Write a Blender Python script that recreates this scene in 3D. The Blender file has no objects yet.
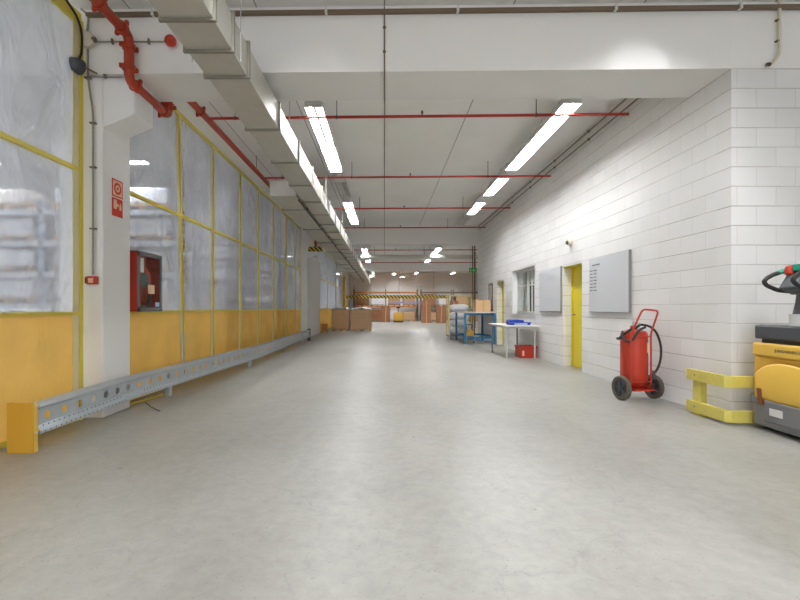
import bpy, bmesh, math, random
from mathutils import Vector, Matrix, noise
random.seed(7)
S = bpy.context.scene
C = S.collection
PI = math.pi

# ------------------------------------------------------------------ materials
def lin(r, g, b):
    f = lambda v: (v/255/12.92) if v/255 <= 0.04045 else ((v/255+0.055)/1.055)**2.4
    return (f(r), f(g), f(b), 1)

def mat(name, col, rough=.5, metal=0, noise_amt=.06, noise_scale=6, bump=0, bump_scale=40, spec=.5, coat=0):
    m = bpy.data.materials.new(name); m.use_nodes = True
    nt = m.node_tree; b = nt.nodes['Principled BSDF']
    b.inputs['Roughness'].default_value = rough
    b.inputs['Metallic'].default_value = metal
    b.inputs['Specular IOR Level'].default_value = spec
    b.inputs['Coat Weight'].default_value = coat
    tc = nt.nodes.new('ShaderNodeTexCoord')
    n = nt.nodes.new('ShaderNodeTexNoise'); n.inputs['Scale'].default_value = noise_scale; n.inputs['Detail'].default_value = 4
    nt.links.new(tc.outputs['Object'], n.inputs['Vector'])
    mix = nt.nodes.new('ShaderNodeMix'); mix.data_type = 'RGBA'
    mix.inputs[6].default_value = tuple(c*(1-noise_amt) for c in col[:3])+(1,)
    mix.inputs[7].default_value = tuple(min(1, c*(1+noise_amt)) for c in col[:3])+(1,)
    nt.links.new(n.outputs['Fac'], mix.inputs[0])
    nt.links.new(mix.outputs[2], b.inputs['Base Color'])
    if bump:
        n2 = nt.nodes.new('ShaderNodeTexNoise'); n2.inputs['Scale'].default_value = bump_scale; n2.inputs['Detail'].default_value = 5
        nt.links.new(tc.outputs['Object'], n2.inputs['Vector'])
        bp = nt.nodes.new('ShaderNodeBump'); bp.inputs['Strength'].default_value = bump; bp.inputs['Distance'].default_value = .01
        nt.links.new(n2.outputs['Fac'], bp.inputs['Height']); nt.links.new(bp.outputs['Normal'], b.inputs['Normal'])
    return m

def emit(name, col, strength):
    m = bpy.data.materials.new(name); m.use_nodes = True
    nt = m.node_tree; b = nt.nodes['Principled BSDF']
    b.inputs['Base Color'].default_value = (.8, .8, .8, 1)
    b.inputs['Emission Color'].default_value = col; b.inputs['Emission Strength'].default_value = strength
    return m

def block_mat(name, axis):
    m = bpy.data.materials.new(name); m.use_nodes = True
    nt = m.node_tree; N = nt.nodes; L = nt.links; b = N['Principled BSDF']
    b.inputs['Roughness'].default_value = .55
    geo = N.new('ShaderNodeNewGeometry'); sep = N.new('ShaderNodeSeparateXYZ'); L.new(geo.outputs['Position'], sep.inputs[0])
    cmb = N.new('ShaderNodeCombineXYZ'); L.new(sep.outputs[axis], cmb.inputs[0]); L.new(sep.outputs[2], cmb.inputs[1])
    nz = N.new('ShaderNodeTexNoise'); nz.inputs['Scale'].default_value = 3; L.new(cmb.outputs[0], nz.inputs['Vector'])
    vm = N.new('ShaderNodeVectorMath'); vm.operation = 'MULTIPLY_ADD'; vm.inputs[1].default_value = (.008,.008,0); L.new(nz.outputs['Color'], vm.inputs[0]); L.new(cmb.outputs[0], vm.inputs[2])
    br = N.new('ShaderNodeTexBrick'); L.new(vm.outputs[0], br.inputs['Vector'])
    br.inputs['Scale'].default_value = 1; br.inputs['Brick Width'].default_value = .4; br.inputs['Row Height'].default_value = .2
    br.inputs['Mortar Size'].default_value = .0045; br.inputs['Mortar Smooth'].default_value = .6; br.inputs['Bias'].default_value = 0
    br.inputs['Color1'].default_value = lin(232,231,230); br.inputs['Color2'].default_value = lin(226,225,223); br.inputs['Mortar'].default_value = lin(212,209,205)
    # bed joints show more than the head joints, unevenly filled with paint
    sp2 = N.new('ShaderNodeSeparateXYZ'); L.new(vm.outputs[0], sp2.inputs[0])
    pp = N.new('ShaderNodeMath'); pp.operation='PINGPONG'; pp.inputs[1].default_value=.1; L.new(sp2.outputs[1], pp.inputs[0])
    bj = N.new('ShaderNodeMapRange'); bj.inputs['From Min'].default_value=.003; bj.inputs['From Max'].default_value=.0065; bj.inputs['To Min'].default_value=1; bj.inputs['To Max'].default_value=0; L.new(pp.outputs[0], bj.inputs[0])
    nj = N.new('ShaderNodeTexNoise'); nj.inputs['Scale'].default_value=1.3; nj.inputs['Detail'].default_value=5; L.new(cmb.outputs[0], nj.inputs['Vector'])
    jr = N.new('ShaderNodeMapRange'); jr.inputs['From Min'].default_value=.35; jr.inputs['From Max'].default_value=.62; jr.inputs['To Min'].default_value=.15; jr.inputs['To Max'].default_value=.85; L.new(nj.outputs['Fac'], jr.inputs[0])
    jm = N.new('ShaderNodeMath'); jm.operation='MULTIPLY'; L.new(bj.outputs[0], jm.inputs[0]); L.new(jr.outputs[0], jm.inputs[1])
    jx = N.new('ShaderNodeMix'); jx.data_type='RGBA'; L.new(jm.outputs[0], jx.inputs[0]); L.new(br.outputs['Color'], jx.inputs[6]); jx.inputs[7].default_value=lin(168,162,156)
    n1 = N.new('ShaderNodeTexNoise'); n1.inputs['Scale'].default_value = 1.7; n1.inputs['Detail'].default_value = 6; L.new(cmb.outputs[0], n1.inputs['Vector'])
    rmp = N.new('ShaderNodeMapRange'); rmp.inputs['To Min'].default_value = .93; rmp.inputs['To Max'].default_value = 1.04; L.new(n1.outputs['Fac'], rmp.inputs[0])
    mul = N.new('ShaderNodeVectorMath'); mul.operation = 'SCALE'; L.new(jx.outputs[2], mul.inputs[0]); L.new(rmp.outputs[0], mul.inputs['Scale'])
    L.new(mul.outputs[0], b.inputs['Base Color'])
    # joints: strength of the mortar groove varies along the wall
    n2 = N.new('ShaderNodeTexNoise'); n2.inputs['Scale'].default_value = 90; n2.inputs['Detail'].default_value = 3; L.new(cmb.outputs[0], n2.inputs['Vector'])
    h = N.new('ShaderNodeMath'); h.operation = 'MULTIPLY_ADD'; h.inputs[1].default_value = -1.0; L.new(br.outputs['Fac'], h.inputs[0])
    h2 = N.new('ShaderNodeMath'); h2.operation = 'MULTIPLY'; h2.inputs[1].default_value = .25; L.new(n2.outputs['Fac'], h2.inputs[0]); L.new(h2.outputs[0], h.inputs[2])
    bp = N.new('ShaderNodeBump'); bp.inputs['Strength'].default_value = .5; bp.inputs['Distance'].default_value = .006
    L.new(h.outputs[0], bp.inputs['Height']); L.new(bp.outputs['Normal'], b.inputs['Normal'])
    return m

def floor_mat():
    m = bpy.data.materials.new('polished_concrete'); m.use_nodes = True
    nt = m.node_tree; N = nt.nodes; L = nt.links; b = N['Principled BSDF']
    geo = N.new('ShaderNodeNewGeometry')
    mp = N.new('ShaderNodeMapping'); mp.inputs['Scale'].default_value = (1, .55, 1); L.new(geo.outputs['Position'], mp.inputs[0])
    n1 = N.new('ShaderNodeTexNoise'); n1.inputs['Scale'].default_value = .7; n1.inputs['Detail'].default_value = 7; n1.inputs['Roughness'].default_value = .62; L.new(mp.outputs[0], n1.inputs['Vector'])
    n2 = N.new('ShaderNodeTexNoise'); n2.inputs['Scale'].default_value = 11; n2.inputs['Detail'].default_value = 9; n2.inputs['Roughness'].default_value = .78; L.new(geo.outputs['Position'], n2.inputs['Vector'])
    r = N.new('ShaderNodeValToRGB'); r.color_ramp.elements[0].position = .3; r.color_ramp.elements[0].color = lin(136,134,127)
    r.color_ramp.elements[1].position = .68; r.color_ramp.elements[1].color = lin(168,167,161); L.new(n1.outputs['Fac'], r.inputs[0])
    r2 = N.new('ShaderNodeMapRange'); r2.inputs['From Min'].default_value = .3; r2.inputs['From Max'].default_value = .7; r2.inputs['To Min'].default_value = .84; r2.inputs['To Max'].default_value = 1.1; L.new(n2.outputs['Fac'], r2.inputs[0])
    # fine hairline cracks and scuffs
    v = N.new('ShaderNodeTexVoronoi'); v.feature = 'DISTANCE_TO_EDGE'; v.inputs['Scale'].default_value = 1.1
    n3 = N.new('ShaderNodeTexNoise'); n3.inputs['Scale'].default_value = 3.; n3.inputs['Detail'].default_value = 6; L.new(geo.outputs['Position'], n3.inputs['Vector'])
    vm = N.new('ShaderNodeVectorMath'); vm.operation = 'MULTIPLY_ADD'; vm.inputs[1].default_value = (.6,.6,0); L.new(n3.outputs['Color'], vm.inputs[0]); L.new(geo.outputs['Position'], vm.inputs[2])
    L.new(vm.outputs[0], v.inputs['Vector'])
    r3 = N.new('ShaderNodeMapRange'); r3.inputs['From Max'].default_value = .006; r3.inputs['To Min'].default_value = .89; r3.inputs['To Max'].default_value = 1; L.new(v.outputs['Distance'], r3.inputs[0])
    mu = N.new('ShaderNodeMath'); mu.operation = 'MULTIPLY'; L.new(r2.outputs[0], mu.inputs[0]); L.new(r3.outputs[0], mu.inputs[1])
    # sawn joints every 4.7 m and scattered dark pits and scuffs
    sep = N.new('ShaderNodeSeparateXYZ'); L.new(geo.outputs['Position'], sep.inputs[0])
    pj = N.new('ShaderNodeMath'); pj.operation='PINGPONG'; pj.inputs[1].default_value=2.37; L.new(sep.outputs[1], pj.inputs[0])
    lj = N.new('ShaderNodeMapRange'); lj.inputs['From Min'].default_value=.004; lj.inputs['From Max'].default_value=.012; lj.inputs['To Min'].default_value=.86; lj.inputs['To Max'].default_value=1; L.new(pj.outputs[0], lj.inputs[0])
    vp = N.new('ShaderNodeTexVoronoi'); vp.inputs['Scale'].default_value=2.2; vp.inputs['Randomness'].default_value=1; L.new(vm.outputs[0], vp.inputs['Vector'])
    lp = N.new('ShaderNodeMapRange'); lp.inputs['From Min'].default_value=.025; lp.inputs['From Max'].default_value=.045; lp.inputs['To Min'].default_value=.62; lp.inputs['To Max'].default_value=1; L.new(vp.outputs['Distance'], lp.inputs[0])
    m3 = N.new('ShaderNodeMath'); m3.operation='MULTIPLY'; L.new(lj.outputs[0], m3.inputs[0]); L.new(lp.outputs[0], m3.inputs[1])
    vs = N.new('ShaderNodeTexVoronoi'); vs.inputs['Scale'].default_value=26; L.new(geo.outputs['Position'], vs.inputs['Vector'])
    ls = N.new('ShaderNodeMapRange'); ls.inputs['From Min'].default_value=.08; ls.inputs['From Max'].default_value=.16; ls.inputs['To Min'].default_value=.80; ls.inputs['To Max'].default_value=1; L.new(vs.outputs['Distance'], ls.inputs[0])
    m5 = N.new('ShaderNodeMath'); m5.operation='MULTIPLY'; L.new(m3.outputs[0], m5.inputs[0]); L.new(ls.outputs[0], m5.inputs[1]); m3 = m5
    m4 = N.new('ShaderNodeMath'); m4.operation='MULTIPLY'; L.new(mu.outputs[0], m4.inputs[0]); L.new(m3.outputs[0], m4.inputs[1]); mu = m4
    sc = N.new('ShaderNodeVectorMath'); sc.operation = 'SCALE'; L.new(r.outputs[0], sc.inputs[0]); L.new(mu.outputs[0], sc.inputs['Scale'])
    L.new(sc.outputs[0], b.inputs['Base Color'])
    r4 = N.new('ShaderNodeMapRange'); r4.inputs['To Min'].default_value = .3; r4.inputs['To Max'].default_value = .5; L.new(n1.outputs['Fac'], r4.inputs[0]); L.new(r4.outputs[0], b.inputs['Roughness'])
    bp = N.new('ShaderNodeBump'); bp.inputs['Strength'].default_value = .12; bp.inputs['Distance'].default_value = .01
    L.new(n2.outputs['Fac'], bp.inputs['Height']); L.new(bp.outputs['Normal'], b.inputs['Normal'])
    b.inputs['Specular IOR Level'].default_value = .5
    return m

def ceiling_mat():
    m = bpy.data.materials.new('ceiling_panels'); m.use_nodes = True
    nt = m.node_tree; N = nt.nodes; L = nt.links; b = N['Principled BSDF']; b.inputs['Roughness'].default_value = .7
    geo = N.new('ShaderNodeNewGeometry'); sep = N.new('ShaderNodeSeparateXYZ'); L.new(geo.outputs['Position'], sep.inputs[0])
    d = N.new('ShaderNodeMath'); d.operation = 'PINGPONG'; d.inputs[1].default_value = .665; L.new(sep.outputs[0], d.inputs[0])
    lt = N.new('ShaderNodeMath'); lt.operation = 'LESS_THAN'; lt.inputs[1].default_value = .007; L.new(d.outputs[0], lt.inputs[0])
    n = N.new('ShaderNodeTexNoise'); n.inputs['Scale'].default_value = 1.2; n.inputs['Detail'].default_value = 5; L.new(geo.outputs['Position'], n.inputs['Vector'])
    r = N.new('ShaderNodeValToRGB'); r.color_ramp.elements[0].position=.3; r.color_ramp.elements[0].color = lin(240,239,236); r.color_ramp.elements[1].position=.7; r.color_ramp.elements[1].color = lin(246,245,243); L.new(n.outputs['Fac'], r.inputs[0])
    mx = N.new('ShaderNodeMix'); mx.data_type='RGBA'; L.new(lt.outputs[0], mx.inputs[0]); L.new(r.outputs[0], mx.inputs[6]); mx.inputs[7].default_value = lin(160,155,148)
    L.new(mx.outputs[2], b.inputs['Base Color'])
    return m

def film_mat(name, col, clear, gloss_r=.18, bump=.25, scale=3.):
    """thin plastic sheet: part see-through, part milky, with a sheen"""
    m = bpy.data.materials.new(name); m.use_nodes = True
    nt = m.node_tree; N = nt.nodes; L = nt.links
    for n in list(N): N.remove(n)
    out = N.new('ShaderNodeOutputMaterial')
    tr = N.new('ShaderNodeBsdfTransparent'); tr.inputs[0].default_value = (.90,.94,1,1) if clear > .3 else col
    di = N.new('ShaderNodeBsdfDiffuse'); di.inputs[0].default_value = col
    tl = N.new('ShaderNodeBsdfTranslucent'); tl.inputs[0].default_value = col
    gl = N.new('ShaderNodeBsdfGlossy'); gl.inputs['Roughness'].default_value = gloss_r
    tc = N.new('ShaderNodeNewGeometry'); n = N.new('ShaderNodeTexNoise'); n.inputs['Scale'].default_value = scale; n.inputs['Detail'].default_value = 3; n.inputs['Distortion'].default_value = 1.2
    mp = N.new('ShaderNodeMapping'); mp.inputs['Scale'].default_value = (1,1,.6); L.new(tc.outputs['Position'], mp.inputs[0]); L.new(mp.outputs[0], n.inputs['Vector'])
    bp = N.new('ShaderNodeBump'); bp.inputs['Strength'].default_value = bump; bp.inputs['Distance'].default_value = .22
    L.new(n.outputs['Fac'], bp.inputs['Height']); L.new(bp.outputs['Normal'], gl.inputs['Normal']); L.new(bp.outputs['Normal'], di.inputs['Normal'])
    a = N.new('ShaderNodeMixShader'); a.inputs[0].default_value = .45; L.new(di.outputs[0], a.inputs[1]); L.new(tl.outputs[0], a.inputs[2])
    c = N.new('ShaderNodeMixShader'); L.new(a.outputs[0], c.inputs[1]); L.new(tr.outputs[0], c.inputs[2])
    n4 = N.new('ShaderNodeTexNoise'); n4.inputs['Scale'].default_value = 1.6; n4.inputs['Detail'].default_value = 5; L.new(tc.outputs['Position'], n4.inputs['Vector'])
    rr = N.new('ShaderNodeMapRange'); rr.inputs['From Min'].default_value=.3; rr.inputs['From Max'].default_value=.7; rr.inputs['To Min'].default_value = clear-.12; rr.inputs['To Max'].default_value = clear+.1; rr.clamp = True
    L.new(n4.outputs['Fac'], rr.inputs[0]); L.new(rr.outputs[0], c.inputs[0])
    g = N.new('ShaderNodeMixShader'); g.inputs[0].default_value = .09; L.new(c.outputs[0], g.inputs[1]); L.new(gl.outputs[0], g.inputs[2])
    L.new(g.outputs[0], out.inputs[0])
    return m

def stripe_mat(name, c1, c2, period, ax=(1,0,1)):
    m = bpy.data.materials.new(name); m.use_nodes = True
    nt = m.node_tree; N = nt.nodes; L = nt.links; b = N['Principled BSDF']; b.inputs['Roughness'].default_value=.5
    geo = N.new('ShaderNodeNewGeometry'); dt = N.new('ShaderNodeVectorMath'); dt.operation='DOT_PRODUCT'; dt.inputs[1].default_value=ax; L.new(geo.outputs['Position'], dt.inputs[0])
    md = N.new('ShaderNodeMath'); md.operation='PINGPONG'; md.inputs[1].default_value=period/2; L.new(dt.outputs['Value'], md.inputs[0])
    lt = N.new('ShaderNodeMath'); lt.operation='LESS_THAN'; lt.inputs[1].default_value=period/4; L.new(md.outputs[0], lt.inputs[0])
    mx = N.new('ShaderNodeMix'); mx.data_type='RGBA'; mx.inputs[6].default_value=c1; mx.inputs[7].default_value=c2; L.new(lt.outputs[0], mx.inputs[0]); L.new(mx.outputs[2], b.inputs['Base Color'])
    return m

M = dict(
 floor=floor_mat(), ceil=ceiling_mat(), blkx=block_mat('painted_block_side', 1), blky=block_mat('painted_block_end', 0),
 white=mat('white_paint', lin(240,239,238), .6, noise_amt=.03, noise_scale=1.5, bump=.05),
 beam=mat('painted_concrete', lin(238,236,234), .65, noise_amt=.03, noise_scale=.9, bump=.08),
 yframe=mat('yellow_steel', lin(222,204,84), .45, noise_amt=.1, noise_scale=4),
 yguard=mat('yellow_guard_paint', lin(206,192,96), .45, noise_amt=.16, noise_scale=14),
 ydoor=mat('yellow_door_paint', lin(216,198,44), .4, noise_amt=.05),
 ochre=mat('ochre_paint', lin(208,162,58), .5, noise_amt=.06, noise_scale=3),
 gold=mat('lit_side_and_truck_yellow', lin(226,184,78), .45),
 film=film_mat('clear_plastic_film', lin(228,233,248), .44, gloss_r=.14, bump=1.0, scale=2.2),
 orange=film_mat('orange_vinyl', lin(238,190,94), .07, gloss_r=.3, bump=.35, scale=1.6),
 galv=mat('galvanised_steel', lin(208,206,199), .46, .65, noise_amt=.08, noise_scale=9),
 galv2=mat('galvanised_rail', lin(182,190,196), .5, .35, noise_amt=.07, noise_scale=12),
 dullgalv=mat('dull_flange', lin(150,146,136), .5, .6),
 redpipe=mat('red_pipe_paint', lin(164,52,24), .4, noise_amt=.1, noise_scale=8),
 darkred=mat('thin_red_pipe_paint', lin(172,48,38), .45, noise_amt=.1),
 red=mat('red_enamel', lin(178,50,28), .42, noise_amt=.08, coat=.1),
 redin=mat('red_panel', lin(196,60,44), .45),
 signred=mat('sign_red', lin(206,52,28), .4), signcream=mat('sign_cream', lin(240,200,166), .4),
 rust=mat('rusty_brown', lin(120,66,40), .7, noise_amt=.3), edging=mat('cream_edging', lin(226,216,170), .5), greencab=mat('dark_green_paint', lin(44,62,50), .5), tyre=mat('grey_rubber', lin(84,78,68), .8), black=mat('black_rubber', lin(30,29,28), .6), dark=mat('dark_grey_plastic', lin(66,68,74), .45, bump=.05),
 grey=mat('grey_steel', lin(120,120,122), .5, .2, noise_amt=.08), lgrey=mat('light_grey_plastic', lin(190,190,190), .5),
 board=mat('pale_grey_board', lin(206,208,212), .35, noise_amt=.015), ink=mat('dark_ink', lin(96,98,104), .6),
 alu=mat('aluminium_edge', lin(150,152,156), .4, .5),
 blue=mat('blue_steel', lin(34,104,150), .4, noise_amt=.08), darkblue=mat('blue_plastic', lin(30,60,160), .4),
 palepl=mat('pale_blue_plastic', lin(190,205,235), .4),
 carton=mat('corrugated_cardboard', lin(204,168,128), .8, noise_amt=.07, noise_scale=5),
 carton2=mat('brown_cardboard', lin(160,112,80), .8, noise_amt=.2, noise_scale=3),
 carton3=mat('light_cardboard', lin(218,182,138), .8, noise_amt=.07),
 wrap=mat('white_wrap', lin(240,241,246), .35, noise_amt=.05, noise_scale=5, bump=.6, bump_scale=9),
 paleload=mat('pale_carton', lin(214,205,196), .7), rackpale=mat('rack_pale_steel', lin(200,205,215), .5),
 wood=mat('pallet_wood', lin(190,150,100), .8, noise_amt=.15),
 cream=mat('cream_paint', lin(220,205,150), .5), brown=mat('brown_steel', lin(116,98,80), .55),
 beige=mat('beige_plastic', lin(214,205,186), .5), conduit=mat('grey_conduit', lin(150,146,138), .5, .2),
 teal=mat('teal_plastic', lin(20,150,125), .4), lampwhite=mat('lamp_white', lin(215,214,210), .4),
 rackblue=mat('rack_blue_grey', lin(165,178,200), .5), rackorange=mat('rack_orange', lin(205,140,80), .5),
 tube=emit('lit_tube', (.97,.98,1,1), 138), tube_off=mat('unlit_tube', lin(205,205,200), .3),
 green=mat('green_sign', lin(40,160,60), .4), purple=mat('lilac_band', lin(176,168,200), .5),
 hazard=stripe_mat('hazard_stripes', lin(225,200,60), lin(35,32,28), .24),
 hazard2=stripe_mat('small_hazard_stripes', lin(225,200,60), lin(35,32,28), .16, (1,0,1)),
 bark=mat('dark_brown', lin(70,62,55), .7),  # even dark brown for hoses, lettering and small dark parts
)
gm = bpy.data.materials.new('window_glass'); gm.use_nodes = True
_n = gm.node_tree.nodes; _l = gm.node_tree.links
for n in list(_n): _n.remove(n)
_o=_n.new('ShaderNodeOutputMaterial'); _t=_n.new('ShaderNodeBsdfTransparent'); _t.inputs[0].default_value=(.93,.96,.95,1); _g=_n.new('ShaderNodeBsdfGlossy'); _g.inputs['Roughness'].default_value=.03
_x=_n.new('ShaderNodeMixShader'); _x.inputs[0].default_value=.06; _l.new(_t.outputs[0],_x.inputs[1]); _l.new(_g.outputs[0],_x.inputs[2]); _l.new(_x.outputs[0],_o.inputs[0])
M['glass']=gm

# ------------------------------------------------------------------ geometry helpers
def fillet(pts, rad, n=6):
    pts = [Vector(p) for p in pts]
    if rad <= 0 or len(pts) < 3: return pts
    out = [pts[0]]
    for i in range(1, len(pts)-1):
        a, b, c = pts[i-1], pts[i], pts[i+1]
        u = (a-b); v = (c-b); r = min(rad, u.length*.49, v.length*.49)
        p, q = b+u.normalized()*r, b+v.normalized()*r
        for k in range(n+1):
            t = k/n
            out.append((1-t)**2*p + 2*t*(1-t)*b + t*t*q)
    out.append(pts[-1]); return out

class MB:
    def __init__(s): s.bm = bmesh.new()
    def box(s, x0, x1, y0, y1, z0, z1):
        v = [s.bm.verts.new((x, y, z)) for z in (z0, z1) for x, y in ((x0,y0),(x1,y0),(x1,y1),(x0,y1))]
        for f in ((3,2,1,0),(4,5,6,7),(0,1,5,4),(1,2,6,5),(2,3,7,6),(3,0,4,7)): s.bm.faces.new([v[i] for i in f])
        return s
    def obox(s, c, d, rot=(0,0,0)):
        from mathutils import Euler
        R = Euler(rot).to_matrix(); c = Vector(c); hx, hy, hz = d[0]/2, d[1]/2, d[2]/2
        v = [s.bm.verts.new(c+R@Vector((x, y, z))) for z in (-hz, hz) for x, y in ((-hx,-hy),(hx,-hy),(hx,hy),(-hx,hy))]
        for f in ((3,2,1,0),(4,5,6,7),(0,1,5,4),(1,2,6,5),(2,3,7,6),(3,0,4,7)): s.bm.faces.new([v[i] for i in f])
        return s
    def tube(s, pts, r, seg=12, rad=0, caps=True, n=6):
        pts = fillet(pts, rad, n); P = []
        for p in pts:
            if not P or (p-P[-1]).length > 1e-6: P.append(p)
        d = (P[1]-P[0]).normalized(); up = Vector((0,0,1)) if abs(d.z) < .9 else Vector((1,0,0))
        nrm = (up - d*up.dot(d)).normalized(); rings = []
        for i, p in enumerate(P):
            t = (P[min(i+1, len(P)-1)]-P[max(i-1, 0)]).normalized()
            nrm = (nrm - t*nrm.dot(t)).normalized(); bn = t.cross(nrm)
            rr = r[i] if isinstance(r, (list, tuple)) else r
            rings.append([s.bm.verts.new(p+(nrm*math.cos(2*PI*k/seg)+bn*math.sin(2*PI*k/seg))*rr) for k in range(seg)])
        for a, b in zip(rings, rings[1:]):
            for k in range(seg): s.bm.faces.new((a[k], a[(k+1)%seg], b[(k+1)%seg], b[k]))
        if caps:
            s.bm.faces.new(rings[0][::-1]); s.bm.faces.new(rings[-1])
        return s
    def cyl(s, a, b, r, seg=20): return s.tube([a, b], r, seg)
    def ring(s, prof, origin, axis, seg=36):
        o = Vector(origin); q = Vector((0,0,1)).rotation_difference(Vector(axis).normalized()); rings = []
        for r, h in prof: rings.append([s.bm.verts.new(o+q@Vector((r*math.cos(2*PI*k/seg), r*math.sin(2*PI*k/seg), h))) for k in range(seg)])
        for a, b in zip(rings, rings[1:]+rings[:1]):
            for k in range(seg): s.bm.faces.new((a[k], a[(k+1)%seg], b[(k+1)%seg], b[k]))
        return s
    def lathe(s, prof, origin=(0,0,0), axis=(0,0,1), seg=28):
        o = Vector(origin); ax = Vector(axis).normalized(); q = Vector((0,0,1)).rotation_difference(ax); rings = []
        for r, h in prof:
            rings.append([s.bm.verts.new(o+q@Vector((max(r,1e-4)*math.cos(2*PI*k/seg), max(r,1e-4)*math.sin(2*PI*k/seg), h))) for k in range(seg)])
        for a, b in zip(rings, rings[1:]):
            for k in range(seg): s.bm.faces.new((a[k], a[(k+1)%seg], b[(k+1)%seg], b[k]))
        s.bm.faces.new(rings[0][::-1]); s.bm.faces.new(rings[-1]); return s
    def prism(s, poly, axis, a, b):
        """poly: 2D points in the two remaining axes (in xyz order)"""
        def P(u, v, w): return {'x':(w,u,v), 'y':(u,w,v), 'z':(u,v,w)}[axis]
        A = [s.bm.verts.new(P(u, v, a)) for u, v in poly]; B = [s.bm.verts.new(P(u, v, b)) for u, v in poly]
        n = len(poly); s.bm.faces.new(A[::-1]); s.bm.faces.new(B)
        for i in range(n): s.bm.faces.new((A[i], A[(i+1)%n], B[(i+1)%n], B[i]))
        return s
    def grid(s, fn, nu, nv):
        V = [[s.bm.verts.new(fn(i/nu, j/nv)) for j in range(nv+1)] for i in range(nu+1)]
        for i in range(nu):
            for j in range(nv): s.bm.faces.new((V[i][j], V[i+1][j], V[i+1][j+1], V[i][j+1]))
        return s
    def build(s, name, m, parent=None, bevel=0, solid=0, seg=2, local=False, base=None, smooth=True):
        bm = s.bm
        bmesh.ops.recalc_face_normals(bm, faces=bm.faces)
        for f in bm.faces: f.smooth = smooth
        for e in bm.edges:
            if len(e.link_faces) == 2 and e.calc_face_angle(0) > math.radians(38): e.smooth = False
        loc = Vector((0,0,0))
        if not local:
            if parent is None:
                vs = [v.co for v in bm.verts]
                if base is None:
                    base = ((min(v.x for v in vs)+max(v.x for v in vs))/2, (min(v.y for v in vs)+max(v.y for v in vs))/2, min(v.z for v in vs))
                loc = Vector(base); off = loc
            else:
                off = Vector((0,0,0)); p = parent
                while p: off += p.location; p = p.parent
            bmesh.ops.translate(bm, verts=bm.verts, vec=-off)
        me = bpy.data.meshes.new(name); bm.to_mesh(me); bm.free()
        me.materials.append(M[m] if isinstance(m, str) else m)
        o = bpy.data.objects.new(name, me); C.objects.link(o); o.location = loc
        if parent: o.parent = parent; o.location = (0,0,0)
        if bevel:
            b = o.modifiers.new('Bevel', 'BEVEL'); b.width = bevel; b.segments = seg; b.limit_method = 'ANGLE'; b.angle_limit = math.radians(40); b.harden_normals = False
        if solid:
            b = o.modifiers.new('Solidify', 'SOLIDIFY'); b.thickness = solid; b.offset = 0
        return o

def tag(o, label=None, cat=None, group=None, kind=None):
    if label: o['label'] = label
    if cat: o['category'] = cat
    if group: o['group'] = group
    if kind: o['kind'] = kind
    return o
def thing(name, loc, label, cat, group=None, rz=0):
    o = bpy.data.objects.new(name, None); C.objects.link(o); o.location = loc; o.rotation_euler = (0,0,rz); o.empty_display_size = .1
    return tag(o, label, cat, group)
def dup(root, loc, label, group=None, rz=None):
    r = root.copy(); C.objects.link(r); r.location = loc
    if rz is not None: r.rotation_euler = (0,0,rz)
    r['label'] = label
    if group: r['group'] = group
    for ch in list(root.children):
        c = ch.copy(); C.objects.link(c); c.parent = r
        for g in ch.children:
            d = g.copy(); C.objects.link(d); d.parent = c
    return r
def struct(o): o['kind'] = 'structure'; return o
ORD = ['nearest','second nearest','third nearest','fourth nearest','fifth nearest','sixth nearest','seventh nearest','eighth nearest','ninth nearest','tenth nearest']

# ------------------------------------------------------------------ key dimensions
XR, YC = 3.54, 4.44          # right wall plane, corner of the right wall
XS, XCOL = -3.15, -2.95      # partition plane, column face
ZC, ZB = 4.28, 3.60          # ceiling, beam soffit
SK = .017                    # the cross members run slightly askew
def yb(x, y0): return y0 - SK*(x-XR)     # y of a cross line at x when it is y0 at the right wall

# ------------------------------------------------------------------ setting
struct(MB().box(-13, 9, -8, 39, -.15, 0).build('floor', 'floor'))
struct(MB().box(-13, 9, -8, 39, ZC, ZC+.15).build('ceiling', 'ceil'))
struct(MB().box(-13.2, -13, -8, 39, 0, 1.0).box(-13.2, -13, -8, 39, 3.9, ZC).box(-13.2, -13, 30, 39, 1.0, 3.9).build('wall_left', 'white'))
for k in range(6):  # window band added to let daylight into the left hall
    y0_ = -8+6.333*k; added_window = MB()
    for j in range(4): added_window.box(-13.12,-13.05,y0_+2.09*j,y0_+2.09*j+.06,1.0,3.9)
    added_window.box(-13.12,-13.05,y0_,y0_+6.33,1.0,1.06).box(-13.12,-13.05,y0_,y0_+6.33,3.84,3.9)
    added_window = struct(added_window.build('window_%d'%(k+3), 'lampwhite'))
    MB().box(-13.09,-13.08,y0_+.06,y0_+6.33,1.06,3.84).build('pane','glass',added_window)
struct(MB().box(-13, 9, 39, 39.2, 0, ZC).build('wall_far', 'white'))
struct(MB().box(9, 9.2, -8, 39, 0, ZC).build('wall_outer', 'white'))
# long block wall with its openings
D1 = (7.80, 8.63, 1.965); D2 = (12.89, 13.69, 1.98); W1 = (10.25, 12.05, 1.0, 2.16); W2 = (14.2, 14.72, 1.05, 1.96)
TH = .26; YE = 16.5
w = MB(); X0, X1 = XR, XR+TH
w.box(X0, X1, YC+.2, D1[0], 0, ZC); w.box(X0, X1, D1[0], D1[1], D1[2], ZC); w.box(X0, X1, D1[1], W1[0], 0, ZC)
w.box(X0, X1, W1[0], W1[1], 0, W1[2]); w.box(X0, X1, W1[0], W1[1], W1[3], ZC); w.box(X0, X1, W1[1], D2[0], 0, ZC)
w.box(X0, X1, D2[0], D2[1], D2[2], ZC); w.box(X0, X1, D2[1], YE, 0, ZC)
struct(w.build('wall_right', 'blkx', base=(XR, 10, 0)))
struct(MB().box(XR, 9, YC, YC+.2, 0, ZB+.0).build('wall_alcove', 'blky', base=(XR, YC, 0)))
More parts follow.
